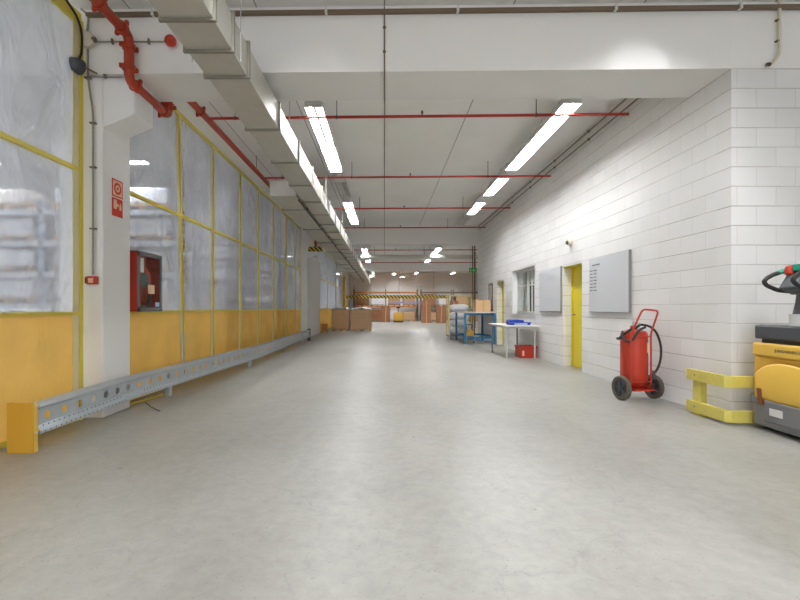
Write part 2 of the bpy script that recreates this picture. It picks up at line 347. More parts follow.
struct(MB().box(XR+TH, 9, YE-.2, YE, 0, ZC).build('wall_end', 'blky'))
struct(MB().box(6.6, 6.8, YC+.2, YE-.2, 0, ZC).build('wall_office', 'white'))
# doors, far jambs are masonry, leaf closed in its recess
for k, (a, b, zt) in enumerate((D1, D2)):
    d = struct(MB().box(XR+.19, XR+.235, a, b, .005, zt-.03).build('door_%d' % (k+1), 'ydoor', base=(XR+.2, (a+b)/2, 0)))
    MB().box(XR+.02, XR+.19, a, b, zt-.03, zt-.001).build('lintel', 'ydoor', d)
    MB().box(XR+.165, XR+.189, a, a+.04, .005, zt-.03).box(XR+.165, XR+.189, b-.04, b, .005, zt-.03).build('frame', 'ydoor', d)
    h = MB().cyl((XR+.19, b-.1, 1.02), (XR+.14, b-.1, 1.02), .01, 10).cyl((XR+.145, b-.1, 1.02), (XR+.145, b-.22, 1.02), .009, 10).build('door_handle', 'dark', d)
    MB().box(XR+.001, XR+.19, a+.001, a+.01, 0, .004).build('threshold', 'grey', d)
# office window
wn = struct(MB().box(XR+.13, XR+.18, W1[0], W1[1], W1[2], W1[2]+.06).box(XR+.13, XR+.18, W1[0], W1[1], W1[3]-.06, W1[3])
     .box(XR+.13, XR+.18, W1[0], W1[0]+.06, W1[2], W1[3]).box(XR+.13, XR+.18, W1[1]-.06, W1[1], W1[2], W1[3])
     .box(XR+.135, XR+.175, 11.12, 11.2, W1[2], W1[3]).box(XR+.14, XR+.17, 10.66, 10.69, W1[2], W1[3]).box(XR+.14, XR+.17, 11.6, 11.63, W1[2], W1[3]).box(XR+.138, XR+.172, 10.86, 10.9, W1[2], W1[3]).box(XR+.14, XR+.17, W1[0], W1[1], 1.72, 1.75)
     .build('window_1', 'lampwhite', base=(XR+.15, 11.15, W1[2])))
MB().box(XR+.152, XR+.158, W1[0]+.06, W1[1]-.06, W1[2]+.06, W1[3]-.06).build('pane', 'glass', wn)
MB().box(XR-.03, XR+.13, W1[0]-.02, W1[1]+.02, W1[2]-.03, W1[2]).build('window_sill', 'lampwhite', wn)
MB().box(XR+.001, XR+.13, W1[1]-.012, W1[1]-.001, W1[2], W1[3]).build('reveal_lining', 'white', wn)
MB().box(XR+.2, XR+.21, 10.32, 10.60, 1.15, 2.1).box(XR+.2, XR+.21, 11.3, 11.55, 1.15, 2.1).build('roller_blind', 'lgrey', wn)
wn2 = struct(MB().box(XR-.025, XR-.001, W2[0], W2[0]+.05, W2[2], W2[3]).box(XR-.025, XR-.001, W2[1]-.05, W2[1], W2[2], W2[3])
     .box(XR-.025, XR-.001, W2[0], W2[1], W2[3]-.05, W2[3]).box(XR-.025, XR-.001, W2[0], W2[1], W2[2], W2[2]+.05).build('window_2', 'brown', base=(XR-.01, 14.46, W2[2])))
MB().box(XR-.012, XR-.001, W2[0]+.05, W2[1]-.05, W2[2]+.05, W2[3]-.05).build('pane', 'lgrey', wn2)

# cross beams and columns
def beam(y_r, depth, nm='ceiling_beam'):
    m = MB(); xa, xb = -12.99, 8.99
    m.bm.verts.ensure_lookup_table()
    P = [(xa, yb(xa, y_r)), (XR, y_r), (xb, y_r), (xb, y_r+depth), (XR, y_r+depth), (xa, yb(xa, y_r)+depth)]
    m.prism(P, 'z', ZB, ZC-.001)
    return struct(m.build(nm, 'beam'))
# the first beam stands flush with the block face: it stops short of the alcove wall
m = MB(); m.prism([(-12.99, yb(-12.99,YC)), (XR-.001, YC), (XR-.001, YC+.62), (-12.99, yb(-12.99,YC)+.62)], 'z', ZB, ZC-.001); struct(m.build('ceiling_beam', 'beam'))
struct(MB().box(XR-.001, 8.99, YC, YC+.2, ZB+.001, ZC-.001).build('trim_1', 'beam'))
beam(16.62, .6); beam(28.6, .6)
def column(y0, y1, x0=-3.4, x1=XCOL):
    m = MB(); m.box(x0, x1, y0, y1, 0, ZB)
    m.prism([(x1-.001, 3.05), (x1+.33, 3.19), (x1+.33, ZB-.001), (x1-.001, ZB-.001)], 'y', y0+.002, y1-.12)
    return struct(m.build('column', 'white', bevel=.012))
column(4.555, 5.05)
column(16.62, 17.12)
struct(MB().box(-3.1, -2.95, 17.12, 19.85, 0, 3.3).build('wall_pier', 'white'))
struct(MB().box(-3.4, -3.1, 32.4, 39, 0, ZC-.001).build('wall_passage', 'beam'))
# channel at the head of the beam face
ch = MB(); ch.prism([(-3.1, yb(-3.1,YC)-.045), (5.5, yb(5.5,YC)-.045), (5.5, yb(5.5,YC)-.004), (-3.1, yb(-3.1,YC)-.004)], 'z', 4.185, 4.22)
r = thing('mounting_channel', (0, 4.4, 4.18), 'long brown steel channel along the top of the near ceiling beam', 'rail')
ch.build('channel', 'brown', r)
for x in (-2.4, -.6, .75, 2.35, 3.6):
    y = yb(x, YC); MB().box(x-.012, x+.012, y-.06, y-.004, 4.178, 4.24).build('clip', 'lampwhite', r)

# ------------------------------------------------------------------ partitions of yellow frames with plastic sheet
def sheet(y0, y1, z0, z1, m, parent, amp=.012, name='plastic_sheet', seed=0):
    nu, nv = max(6, int((y1-y0)/.07)), max(6, int((z1-z0)/.09))
    def fn(u, v):
        y, z = y0+(y1-y0)*u, z0+(z1-z0)*v
        e = min(1, 6*min(u, 1-u, v, 1-v))
        n = noise.noise(Vector((y*1.7+seed, z*1.1, seed*3.1)))+.6*noise.noise(Vector((y*4+z*2.2, z*1.9-y, seed)))
        n += .5*abs(noise.noise(Vector((y*3-z*2.5, z*.8, seed+9))))
        return (XS + amp*n*e, y, z)
    return MB().grid(fn, nu, nv).build(name, m, parent)
ZT, ZM, ZL = 4.12, 2.575, 1.10
def partition(ys, label, lean=None, top=.055):
    r = thing('plastic_partition', (XS, ys[0], 0), label, 'partition')
    a, b = ys[0], ys[-1]
    for z, wd in ((ZT, top), (ZM, .045), (ZL, .035), (.03, .05)):
        MB().box(XS-.022, XS+.022, a, b, z-wd/2, z+wd/2).build('rail', 'yframe', r)
    for i, y in enumerate(ys):
        top = y-.2 if lean == i else y
        m = MB(); m.prism([(y-.025, 0), (y+.025, 0), (top+.025, ZT), (top-.025, ZT)], 'x', XS-.026, XS+.026)
        m.build('post', 'yframe', r)
        if i: m=MB(); m.prism([(y-.115, .05), (y-.027, .05), (top-.027, ZT-.05), (top-.115, ZT-.05)], 'x', XS+.012, XS+.016); m.build('edging', 'edging', r)
    for i, (p, q) in enumerate(zip(ys, ys[1:])):
        sheet(p+.02, q-.02, ZM+.02, ZT-.02, 'film', r, seed=i+a)
        sheet(p+.02, q-.02, ZL+.015, ZM-.02, 'film', r, seed=i+a+40)
        sheet(p+.02, q-.02, .05, ZL-.015, 'orange', r, name='orange_vinyl_sheet', amp=.02, seed=i+a+80)
    return r
partition([.2, 1.65, 3.1, 4.49], 'nearest clear plastic and orange vinyl partition, left of the white column', top=.13)
partition([5.22, 6.83, 7.97, 9.48, 10.83, 12.3, 13.9, 15.3, 16.3], 'long yellow-framed plastic partition with eight bays behind the steel guard rail', lean=1)
partition([19.9, 24, 28, 32.35], 'distant plastic partition behind the large cardboard bins')

r = thing('yellow_post',(-3.1,32.6,0),'tall mustard yellow post at the far end of the distant plastic partition','post')
MB().box(-3.09,-2.95,32.4,32.75,.01,3.5).build('upright','ochre',r); MB().box(-3.09,-2.90,32.38,32.8,0,.01).build('foot_plate','brown',r)
pr = bpy.data.objects['plastic_partition.001']
for y,z0_ in ((6.70,.20),(6.80,.12)): MB().box(XS+.03,XS+.034,y-.012,y+.012,z0_,.78).build('strap','lampwhite',pr)
# ------------------------------------------------------------------ guard rail on the left
path = [(-2.79,3.505), (-2.84,4.8), (-2.77,5.9), (-2.69,7.0), (-2.56,8.8), (-2.58,11), (-2.60,13.5), (-2.62,15.2)]
seglen = [math.dist(a, b) for a, b in zip(path, path[1:])]; TOT = sum(seglen)
def at(s):
    for (a, b), l in zip(zip(path, path[1:]), seglen):
        if s <= l+1e-9: t = s/l; return Vector((a[0]+(b[0]-a[0])*t, a[1]+(b[1]-a[1])*t, 0)), Vector((b[0]-a[0], b[1]-a[1], 0)).normalized()
        s -= l
    return Vector((path[-1][0], path[-1][1], 0)), Vector((0,1,0))
def out(s):
    p, t = at(s); return p, Vector((t.y, -t.x, 0))
gr = thing('guard_rail', (-2.82, 3.545, 0), 'long low perforated grey steel guard rail along the left partition', 'guard rail')
m = MB(); n = int(TOT/.2)
for i in range(n):
    s0, s1 = TOT*i/n, TOT*(i+1)/n; za, zb_ = .205, .345; hc = ((s0+s1)/2, .276); R = .036
    K = 16; ins, outs = [], []
    for k in range(K):
        a = 2*PI*(k+.5)/K; c, d = math.cos(a), math.sin(a)
        hs, hz = (s1-s0)/2, min(hc[1]-za, zb_-hc[1]); sc = min(hs/abs(c), hz/abs(d))
        so, zo = hc[0]+c*sc, hc[1]+d*sc
        p, o_ = out(hc[0]+c*R*1.0); ins.append(m.bm.verts.new((p.x, p.y, hc[1]+d*R)))
        p, o_ = out(so); outs.append(m.bm.verts.new((p.x, p.y, zo)))
    for k in range(K): m.bm.faces.new((ins[k], ins[(k+1)%K], outs[(k+1)%K], outs[k]))
m.build('perforated_web', 'galv2', gr, solid=.003, smooth=False)
def strip(prof, nm, mt, parent, step=.4, solid=.004):
    m = MB(); N_ = int(TOT/step)
    def fn(u, v):
        s = TOT*u; p, o_ = out(s); k = v*(len(prof)-1); i = min(int(k+1e-6), len(prof)-2); t = k-i
        x = prof[i][0]+(prof[i+1][0]-prof[i][0])*t; z = prof[i][1]+(prof[i+1][1]-prof[i][1])*t
        return (p.x+o_.x*x, p.y+o_.y*x, z)
    m.grid(fn, N_, len(prof)-1); return m.build(nm, mt, parent, solid=solid)
strip([(-.06,.375), (-.055,.392), (.012,.368), (.016,.352), (.0,.348), (0,.34)], 'top_flange', 'galv2', gr)
strip([(0,.213), (0,.19), (.008,.178), (.016,.166), (.018,.14), (-.05,.14)], 'bottom_flange', 'galv2', gr)
m = MB()
s = .05
while s < TOT:
    for z, x in ((.197, .003), (.153, .021)):
        p, o_ = out(s); q = p+o_*x; t = Vector((-o_.y, o_.x, 0)); m.bm.faces.new([m.bm.verts.new(q+t*.007*math.cos(a)+Vector((0,0,z+.007*math.sin(a)))) for a in [2*PI*k/8 for k in range(8)]])
    s += .062
tag(m.build('bolt_holes', 'bark', gr), 'two rows of small dark bolt holes', kind='stuff')
for s in (2.2, 5.0, 7.9, 10.6):
    p, o_ = out(s); MB().obox((p.x-.05, p.y, .17), (.06, .08, .34)).build('bracket', 'galv2', gr)
ep = thing('end_post', (-2.91, 3.49, 0), 'ochre yellow steel end post at the near end of the guard rail', 'post')
MB().box(-2.995, -2.789, 3.45, 3.462, 0, .40).box(-2.995,-2.983,3.462,3.50,0,.40).build('face_plate', 'ochre', ep, bevel=.002)
MB().box(-2.80, -2.788, 3.4621, 3.502, 0, .40).build('side_plate', 'gold', ep, bevel=.002)  # brightness of this lit side is painted in as a paler yellow
for z in (.155,.37): MB().cyl((-2.788,3.482,z),(-2.78,3.482,z),.010,8).build('bolt','lgrey',ep)
p2 = thing('end_post', (-2.66, 15.24, 0), 'brown end post at the far end of the guard rail', 'post')
MB().box(-2.70,-2.60,15.22,15.30,0,.42).build('upright','brown',p2); MB().box(-2.72,-2.56,15.2,15.32,0,.012).build('foot_plate','brown',p2)
tag(MB().obox((-2.95,5.52,.012),(.03,.75,.016),(0,0,-.2)).build('yellow_strip','yframe'), 'thin yellow strip lying on the floor under the guard rail', 'strip')
tag(MB().tube([(-2.90,5.28,.006),(-2.72,5.06,.006),(-2.50,4.84,.006)],.005,6).build('stick','bark'), 'thin brown stick lying on the floor beside the guard rail', 'stick')

# ------------------------------------------------------------------ wall fittings on the near column
def ph(x, z, y=4.54): return (x, y, z)
yf = 4.545
jb = thing('junction_box', (-3.09, 4.45, 3.88), 'round beige junction box at the top of the near column', 'junction box')
MB().lathe([(.075,0),(.08,.01),(.08,.05),(.072,.06)], (-3.08, 4.535, 3.93), (0,-1,0)).build('lid', 'beige', jb, bevel=.003)
MB().lathe([(.028,0),(.028,.03)], (-3.02,4.50,3.93), (1,0,0), 12).build('gland', 'brown', jb)
sir = thing('fire_sounder', (-2.2, 4.5, 3.9), 'small round red fire sounder on the beam beside the duct', 'sounder')
MB().lathe([(.052,0),(.058,.01),(.056,.045),(.04,.06)], (-2.22, 4.535, 3.925), (0,-1,0)).build('body', 'red', sir)
MB().lathe([(.044,0),(.048,.02),(.03,.04)], (-2.195, 4.50, 3.895), (0,-1,0)).build('horn', 'red', sir)
cd = thing('conduit', (-2.6, 4.52, 3.93), 'thin grey conduit running from the beige box to the red sounder', 'conduit')
MB().tube([(-2.99,4.525,3.925),(-2.28,4.525,3.925)], .008, 8).build('conduit_pipe', 'conduit', cd)
for x in (-2.83,-2.45): MB().box(x-.006,x+.006,4.505,4.54,3.9,3.95).build('clip','brown',cd)
cd = thing('conduit', (-3.05, 4.52, 1.5), 'long thin grey conduit running down the near column to the red call point', 'conduit')
MB().tube([(-3.16,4.53,4.27),(-3.08,4.53,4.2),(-3.10,4.53,3.98)], .010, 8, .05).tube([(-3.09,4.53,3.86),(-3.09,4.53,3.55),(-3.035,4.53,3.2),(-3.035,4.53,1.50)], .010, 8, .1).build('conduit_pipe', 'conduit', cd)
for z in (3.55, 3.08, 2.62, 1.98): MB().box(-3.09+(.055 if z<3.2 else 0)-.03, -3.09+(.055 if z<3.2 else 0)+.03, 4.512, 4.552, z-.006, z+.006).build('clip','brown',cd)
cp = thing('call_point', (-3.04, 4.53, 1.40), 'small red manual fire call point on the front of the near column', 'call point')
MB().box(-3.09,-2.99,4.50,4.553,1.40,1.485).build('housing','red',cp,bevel=.006); MB().box(-3.065,-3.015,4.496,4.501,1.415,1.46).build('press_plate','signcream',cp); MB().box(-3.105,-3.09,4.505,4.553,1.41,1.475).build('side_cover','bark',cp)
cb = thing('cable', (-3.05, 4.48, 3.5), 'black cable hanging from the ceiling down to the dark dome', 'cable')
MB().tube([(-3.18,3.9,4.25),(-3.12,4.2,4.2),(-3.11,4.42,4.1),(-3.105,4.47,3.95),(-3.115,4.47,3.75),(-3.14,4.44,3.66)], .011, 8, .08).build('cable_run','black',cb)
dm = thing('dark_dome', (-3.13, 4.42, 3.52), 'dark round dome on a bracket at the top of the yellow post', 'lamp')  # plain dark dome, no light source in it
MB().lathe([(.02,-.075),(.055,-.06),(.078,-.02),(.085,.02),(.08,.05),(.03,.06)], (-3.13,4.42,3.61), (0,0,1)).build('dome','dark',dm)
MB().cyl((-3.05,4.42,3.6),(-3.0,4.54,3.6),.01,8).build('bracket','brown',dm)
cd = thing('conduit', (-2.9,4.56,3.55), 'short thin conduit along the lower edge of the beam by the near column', 'conduit')
MB().tube([(-3.1,4.53,3.565),(-2.72,4.53,3.56)], .008, 8).build('conduit_pipe','conduit',cd); MB().box(-2.92,-2.9,4.515,4.545,3.55,3.585).build('clip','brown',cd)

# safety signs on the side of the column
def sign_disc(m, yc, zc, r0, r1, x, seg=28):
    m.bm.verts.ensure_lookup_table()
    A=[m.bm.verts.new((x, yc+r0*math.cos(2*PI*k/seg), zc+r0*math.sin(2*PI*k/seg))) for k in range(seg)]
    B=[m.bm.verts.new((x, yc+r1*math.cos(2*PI*k/seg), zc+r1*math.sin(2*PI*k/seg))) for k in range(seg)]
    for k in range(seg): m.bm.faces.new((A[k],A[(k+1)%seg],B[(k+1)%seg],B[k]))
s1 = thing('safety_sign', (XCOL, 4.80, 2.37), 'upper square red sign with a hose reel ring on the near column', 'sign')
MB().box(XCOL+.001,XCOL+.004,4.705,4.895,2.372,2.565).build('plate','signred',s1)
MB().box(XCOL+.004,XCOL+.005,4.72,4.88,2.387,2.55).build('panel','signcream',s1)
m=MB(); sign_disc(m,4.80,2.468,.04,.065,XCOL+.0065); sign_disc(m,4.80,2.468,.002,.018,XCOL+.0065); m.build('reel_symbol','signred',s1)
s2 = thing('safety_sign', (XCOL, 4.80, 2.16), 'lower square red sign with a white extinguisher symbol on the near column', 'sign')
MB().box(XCOL+.001,XCOL+.004,4.705,4.895,2.16,2.36).build('plate','signred',s2)
MB().box(XCOL+.004,XCOL+.006,4.73,4.785,2.24,2.34).box(XCOL+.004,XCOL+.006,4.785,4.82,2.27,2.30).prism([(4.83,2.24),(4.87,2.24),(4.865,2.29),(4.85,2.32),(4.835,2.28)],'x',XCOL+.004,XCOL+.006).build('symbol','signcream',s2)
for y,z in ((4.66,2.72),(4.7,2.71),(4.66,1.78),(4.7,1.775)): pass

# fire hose cabinet
hc = thing('fire_hose_cabinet', (-3.02, 5.4, 1.11), 'red wall cabinet with a glazed door and hose reel beside the near column', 'fire hose cabinet')
ax, bx, ay, by, az, bz = -3.12, -2.92, 5.13, 5.68, 1.11, 1.83
MB().box(ax,ax+.01,ay,by,az,bz).box(ax,bx,ay,ay+.012,az,bz).box(ax,bx,by-.012,by,az,bz).box(ax,bx,ay,by,az,az+.012).box(ax,bx,ay,by,bz-.012,bz).build('case','red',hc,bevel=.003)
MB().box(ax+.01,ax+.018,ay+.013,by-.013,az+.013,bz-.013).build('back_panel','redin',hc)
d = MB().box(bx+.001,bx+.018,ay,ay+.045,az,bz).box(bx+.001,bx+.018,by-.045,by,az,bz).box(bx+.001,bx+.018,ay,by,az,az+.05).box(bx+.001,bx+.018,ay,by,bz-.05,bz).build('door','grey',hc,bevel=.002)
MB().box(bx+.006,bx+.010,ay+.045,by-.045,az+.05,bz-.05).build('pane','glass',d)
MB().box(bx+.0105,bx+.013,ay+.055,ay+.125,bz-.25,bz-.075).build('notice','lampwhite',d)
MB().box(bx+.0105,bx+.013,by-.16,by-.06,az+.06,az+.115).build('sticker','palepl',d)
MB().box(bx+.0105,bx+.013,ay+.22,ay+.37,az+.22,az+.33).build('label_plate','signcream',d)
rl = MB().lathe([(.05,0),(.15,.005),(.15,.02),(.05,.03),(.05,.09),(.15,.10),(.15,.115),(.04,.12)], (ax+.03,5.40,1.50),(1,0,0)).build('hose_reel','redin',hc)
MB().lathe([(.13,0),(.13,.05)], (ax+.055,5.40,1.50),(1,0,0)).build('wound_hose','bark',rl)
MB().lathe([(.095,0),(.09,.008),(.03,.02)], (ax+.152,5.38,1.50),(1,0,0)).build('hub','grey',rl)
MB().tube([(ax+.1,5.2,1.36),(ax+.12,5.22,1.22),(ax+.13,5.38,1.16),(ax+.12,5.55,1.19),(ax+.1,5.62,1.32)],.018,10,.12).build('hose','bark',hc)

# ------------------------------------------------------------------ red fire main with detours under the beams
fm = thing('fire_main_pipe', (-2.62, 5, 3.5), 'thick red fire main pipe with bends under the ceiling beams on the left', 'pipe')
XP, ZP, ZD = -2.62, 3.95, 3.485
MB().tube([(XP,-7,ZP),(XP,4.46,ZP),(XP,4.46,ZD),(XP,5.28,ZD),(XP,5.28,ZP),(XP,16.55,ZP),(XP,16.55,ZD),(XP,17.5,ZD),(XP,17.5,ZP),(XP,28.4,ZP)], .047, 18, .09, n=8).build('pipe','redpipe',fm)
def coup(p, d, r=.062, l=.05):
    p=Vector(p); d=Vector(d); m=MB().cyl(p-d*l/2, p+d*l/2, r, 18)
    q = d.orthogonal().normalized()
    for s_ in (1,-1): m.obox(p+q*s_*(r+.008), (.03,.03,.04))
    return m.build('coupling','redpipe',fm)
for p,d in (((XP,4.34,ZP),(0,1,0)),((XP,4.0,ZP),(0,1,0)),((XP,4.46,ZP-.12),(0,0,1)),((XP,4.46,ZD+.13),(0,0,1)),((XP,4.58,ZD),(0,1,0)),((XP,5.16,ZD),(0,1,0)),((XP,5.28,ZD+.12),(0,0,1)),((XP,5.42,ZP),(0,1,0)),((XP,6.2,ZP),(0,1,0)),((XP,16.55,ZD+.13),(0,0,1)),((XP,17.3,ZD),(0,1,0))): coup(p,d)
for y in (3.7, 8.9, 12.6, 15.6, 20, 24): MB().cyl((XP,y,ZP+.04),(XP,y,ZC-.002),.006,6).build('hanger_rod','dark',fm)
tag(MB().box(-2.86,-2.35,16.3,16.5,3.28,3.44).build('hazard_box','hazard2'), 'black and yellow striped box under the second ceiling beam on the left', 'warning marker')

# red sprinkler pipes crossing
names = ['nearest','second','third','fourth','fifth','sixth','seventh','eighth']
for k in range(8):
    yc = 6.36+2.945*k; xa, xb = XP+.05, (XR-.02 if yc < 16 else 6.0)
    r = thing('sprinkler_pipe', (0, yc, ZP), '%s red sprinkler pipe crossing under the ceiling from the camera' % names[k], 'pipe', None)
    MB().tube([(xa, yc-SK*xa*1.4, ZP),(xb, yc-SK*xb*1.4, ZP)], .021, 10).build('pipe','darkred',r)
    for x in (-.7, 2.2, -2.2):
        y = yc-SK*x*1.4
        hr = MB().cyl((x,y,ZP+.015),(x,y,ZC-.002),.006,6).build('hanger_rod','dark',r)
        MB().cyl((x-.012,y,ZP),(x+.012,y,ZP),.027,10).build('clamp','dark',hr)
    for x in (.55, -1.9):
        y = yc-SK*x*1.4; MB().lathe([(.012,-.01),(.012,.05),(.02,.055),(.02,.06),(.008,.085)],(x,y,ZP),(0,0,1),10).build('sprinkler_head','dark',r)

# ------------------------------------------------------------------ ventilation ducts
def duct(x0,x1,y0,y1,z0,z1,fl,label,rods=True):
    r = thing('ventilation_duct', ((x0+x1)/2, y0, z0), label, 'duct')
    MB().box(x0,x1,y0,y1,z0,z1).build('duct_body','galv',r,bevel=.004)
    for y in fl:
        t=.022; MB().box(x0-t,x1+t,y-.014,y+.014,z0-t,z0-.001).box(x0-t,x1+t,y-.014,y+.014,z1+.001,z1+t).box(x0-t,x0-.001,y-.014,y+.014,z0-.001,z1+.001).box(x1+.001,x1+t,y-.014,y+.014,z0-.001,z1+.001).build('flange','dullgalv',r)
    if rods:
        for y in rods: MB().cyl((x0-.02,y,z0-.01),(x0-.02,y,ZC-.002),.005,6).cyl((x1+.02,y,z0-.01),(x1+.02,y,ZC-.002),.005,6).build('hanger','lgrey',r)
    return r
fl = [2.5,3.16,3.545,3.945]+[5.11+1.17*k for k in range(28)]
duct(-1.615,-1.243,-6,38,3.257,3.55,fl,'long square galvanised air duct hanging down the left of the corridor', [3.7,5.6,9.1,12.6])
duct(-2.16,-1.668,8.18,38,3.257,3.55,[9.3+2.34*k for k in range(12)],'second galvanised air duct, starting beyond the beam left of the long duct', [10.3,14.3])
cb = thing('cable',(-1.64,8.3,3.24),'black strand standing in for the shaded slot between the two galvanised ducts','cable')  # black strand added to draw the shaded slot between the ducts
MB().tube([(-1.642,8.3+.9*k,3.212-.012*(k%2)) for k in range(30)],.014,8).build('cable_run','black',cb)
for k in range(14): MB().box(-1.665,-1.618,9.2+1.8*k,9.24+1.8*k,3.222,3.256).build('clip','dark',cb)
r = thing('cross_duct', (0, 22, 3.5), 'round grey pipe duct crossing the corridor far away', 'duct')
MB().tube([(-1.2,22,3.72),(5.5,22,3.72)],.12,16).build('duct_body','galv',r); MB().cyl((2,22,3.84),(2,22,ZC-.002),.008,6).cyl((-.5,22,3.84),(-.5,22,ZC-.002),.008,6).build('hanger','dark',r)

# ------------------------------------------------------------------ fluorescent lamps
def make_lamp(lit):
    r = thing('fluorescent_lamp', (0,0,0), 'x', 'lamp')
    L_=1.46
    rf = MB().prism([(-.06,.06),(.06,.06),(.125,.0),(.127,-.075),(.121,-.075),(.117,-.002),(.055,.045),(-.055,.045),(-.117,-.002),(-.121,-.075),(-.127,-.075),(-.125,0)],'y',0,L_).build('reflector','lampwhite',r,local=True)
    MB().box(-.06,.06,0,L_,.061,.1).build('ballast_box','lampwhite',r,local=True)
    for ya,yb2 in ((0,.006),(L_-.006,L_)): MB().prism([(-.12,-.075),(.12,-.075),(.117,-.002),(.055,.045),(-.055,.045),(-.117,-.002)],'y',ya,yb2).build('end_plate','lampwhite',rf,local=True)
    MB().box(-.02,.02,.02,L_-.02,-.04,.044).build('spine','lampwhite',r,local=True)  # ridge added so the middle between the tubes stays dark
    for x in (-.075,.075): MB().cyl((x,.03,.008),(x,L_-.03,.008),.019,12).build('tube','tube' if lit else 'tube_off',r,local=True)
    for y in (.25,1.2): MB().cyl((0,y,.1),(0,y,.226),.005,6).build('hanger','lgrey',r,local=True)
    return r
lit0 = make_lamp(True); off0 = make_lamp(False); used=[False,False]; ZLP=4.05
def lamp(x,y,label,lit=True):
    o = lit0 if lit else off0; k = 0 if lit else 1
    if not used[k]: used[k]=True; o.location=(x,y,ZLP); o['label']=label; return o
    return dup(o,(x,y,ZLP),label)
rw='%s lit fluorescent lamp in the right-hand row along the corridor'
for y,t in ((6.0,'nearest'),(7.48,'second'),(9.5,'third'),(11.7,'fourth'),(20.6,'fifth'),(22.2,'sixth'),(25.5,'seventh'),(32,'eighth'),(35,'ninth')): lamp(2.6,y,rw%t)
lw='%s lit fluorescent lamp in the left-hand row beside the long duct'
for y,t in ((6.12,'nearest'),(7.6,'second'),(11.7,'third'),(13.25,'fourth'),(21,'fifth'),(22.5,'sixth'),(26,'seventh'),(32,'eighth'),(35,'ninth')): lamp(-1.0,y,lw%t)
lamp(-1.0,9.75,'unlit fluorescent lamp in the left-hand row beside the duct',False)
lamp(2.6,13.4,'unlit fluorescent lamp in the right-hand row',False)
for x,y,t in ((2.6,2.2,'right-hand lamp just in front of the beam'),(2.6,.6,'right-hand lamp overhead, one step back'),(2.6,-1.5,'right-hand lamp behind the camera'),(2.6,-5,'right-hand lamp farthest behind the camera'),(-.7,1.4,'left-hand lamp above the camera'),(-.7,-1.5,'left-hand lamp behind the camera'),(-.7,-5,'left-hand lamp farthest behind the camera')): lamp(x,y,'lit fluorescent '+t)
for j,(x,y) in enumerate(((-4.6,8.45),(-7.5,8.45),(-4.6,2.6),(-6.6,2.6),(-8.6,2.6),(-5.2,.8),(-7.4,.8),(-9.8,.8),(-5.5,-1.5),(-8,-1.5),(-6.5,11.75),(-9.2,11.75),(-6.5,15.85),(-9.2,15.85),(-5.0,19.4),(-7.6,19.4),(-5,24),(-8,24))):  # all but the first two are added to brighten the left hall
    o = lamp(x,y,'lit fluorescent lamp hung crosswise behind the clear plastic, %s one'%['first over the racks','second over the racks','added front right','added front middle','added front left','added next right','added next middle','added next left','added rear right','added rear left','added between racks right','added between racks left','added deeper right','added deeper left','added behind racks right','added behind racks left','added farthest right','added farthest left'][j]); o.rotation_euler=(0,0,PI/2)
lamp(5.2,8.0,'lit fluorescent lamp added inside the office, nearer one'); lamp(5.2,11.0,'lit fluorescent lamp added inside the office, behind the window')  # unseen lamps added to light the office interior
for j,y in enumerate((19,23,26,32)): lamp(6.3,y,'lit fluorescent lamp over the far right hall, %s from the front'%('first','second','third','fourth')[j])  # lamps added as ambient light for the far right hall

for j,(x,y) in enumerate(((2.6,30.4),(-1.0,28.95),(.8,36),(-3.9,36),(5.6,35),(6.3,29))): lamp(x,y,'lit fluorescent lamp near the far end of the hall, %s one'%['right row','left row','middle','outer left','outer right','rightmost'][j])  # extra lamps put in to lift the light at the far end
# high bay lamps
hb0 = None
for x,y,t in ((-.9,30.9,'left'),(1.3,31.2,'right')):
    r = thing('high_bay_lamp',(x,y,3.3),'round bright high bay lamp near the striped barrier, %s one'%t,'lamp','high bay lamps')
    MB().ring([(.05,.30),(.12,.26),(.24,0),(.235,0),(.11,.25),(.05,.29)],(x,y,3.35),(0,0,1),24).build('shade','lampwhite',r); MB().lathe([(.09,0),(.11,.05),(.06,.14)],(x,y,3.42),(0,0,1),16).build('bulb','tube',r); MB().cyl((x,y,3.6),(x,y,ZC-.002),.008,8).build('hanger','grey',r)
fc2 = thing('cabinet',(4.6,12.4,0),'dark green cabinet inside the office behind the window','cabinet')
MB().box(4.3,4.8,11.9,12.9,0,1.9).build('body','greencab',fc2,bevel=.005); MB().box(4.29,4.299,11.92,12.39,.1,1.85).build('door','greencab',fc2); MB().box(4.29,4.299,12.41,12.88,.1,1.85).build('door','greencab',fc2)
# conduits on ceiling and walls
cd = thing('conduit', (0, 4.4, 3.6), 'thin brown conduit down the beam and along the ceiling at the middle of the corridor', 'conduit')
y0=yb(0,YC)-.012
MB().tube([(0,y0,ZC-.02),(0,y0,ZB-.012),(0,y0+.66,ZB-.012),(0,y0+.66,ZC-.012),(0,16.60,ZC-.012),(0,16.60,ZB-.012),(0,17.33,ZB-.012),(0,17.33,ZC-.012),(0,28.5,ZC-.012)],.007,8).build('conduit_pipe','brown',cd)
for z in (4.05,3.8): MB().box(-.016,.016,y0-.01,y0+.012,z-.006,z+.006).build('clip','brown',cd)
cd = thing('conduit', (3.99, 4.41, 3.6), 'beige bent conduit at the top of the alcove wall', 'conduit')
MB().tube([(4.0,4.405,ZC-.01),(4.0,4.405,3.72),(3.93,4.405,3.63),(3.88,4.405,3.62)],.014,10,.08).build('conduit_pipe','beige',cd); MB().lathe([(.02,0),(.02,.03)],(3.875,4.405,3.62),(1,0,.1),10).build('end_cap','bark',cd)
for z in (3.86,4.07): MB().box(3.965,4.0,4.395,4.425,z-.006,z+.006).build('clip','brown',cd)
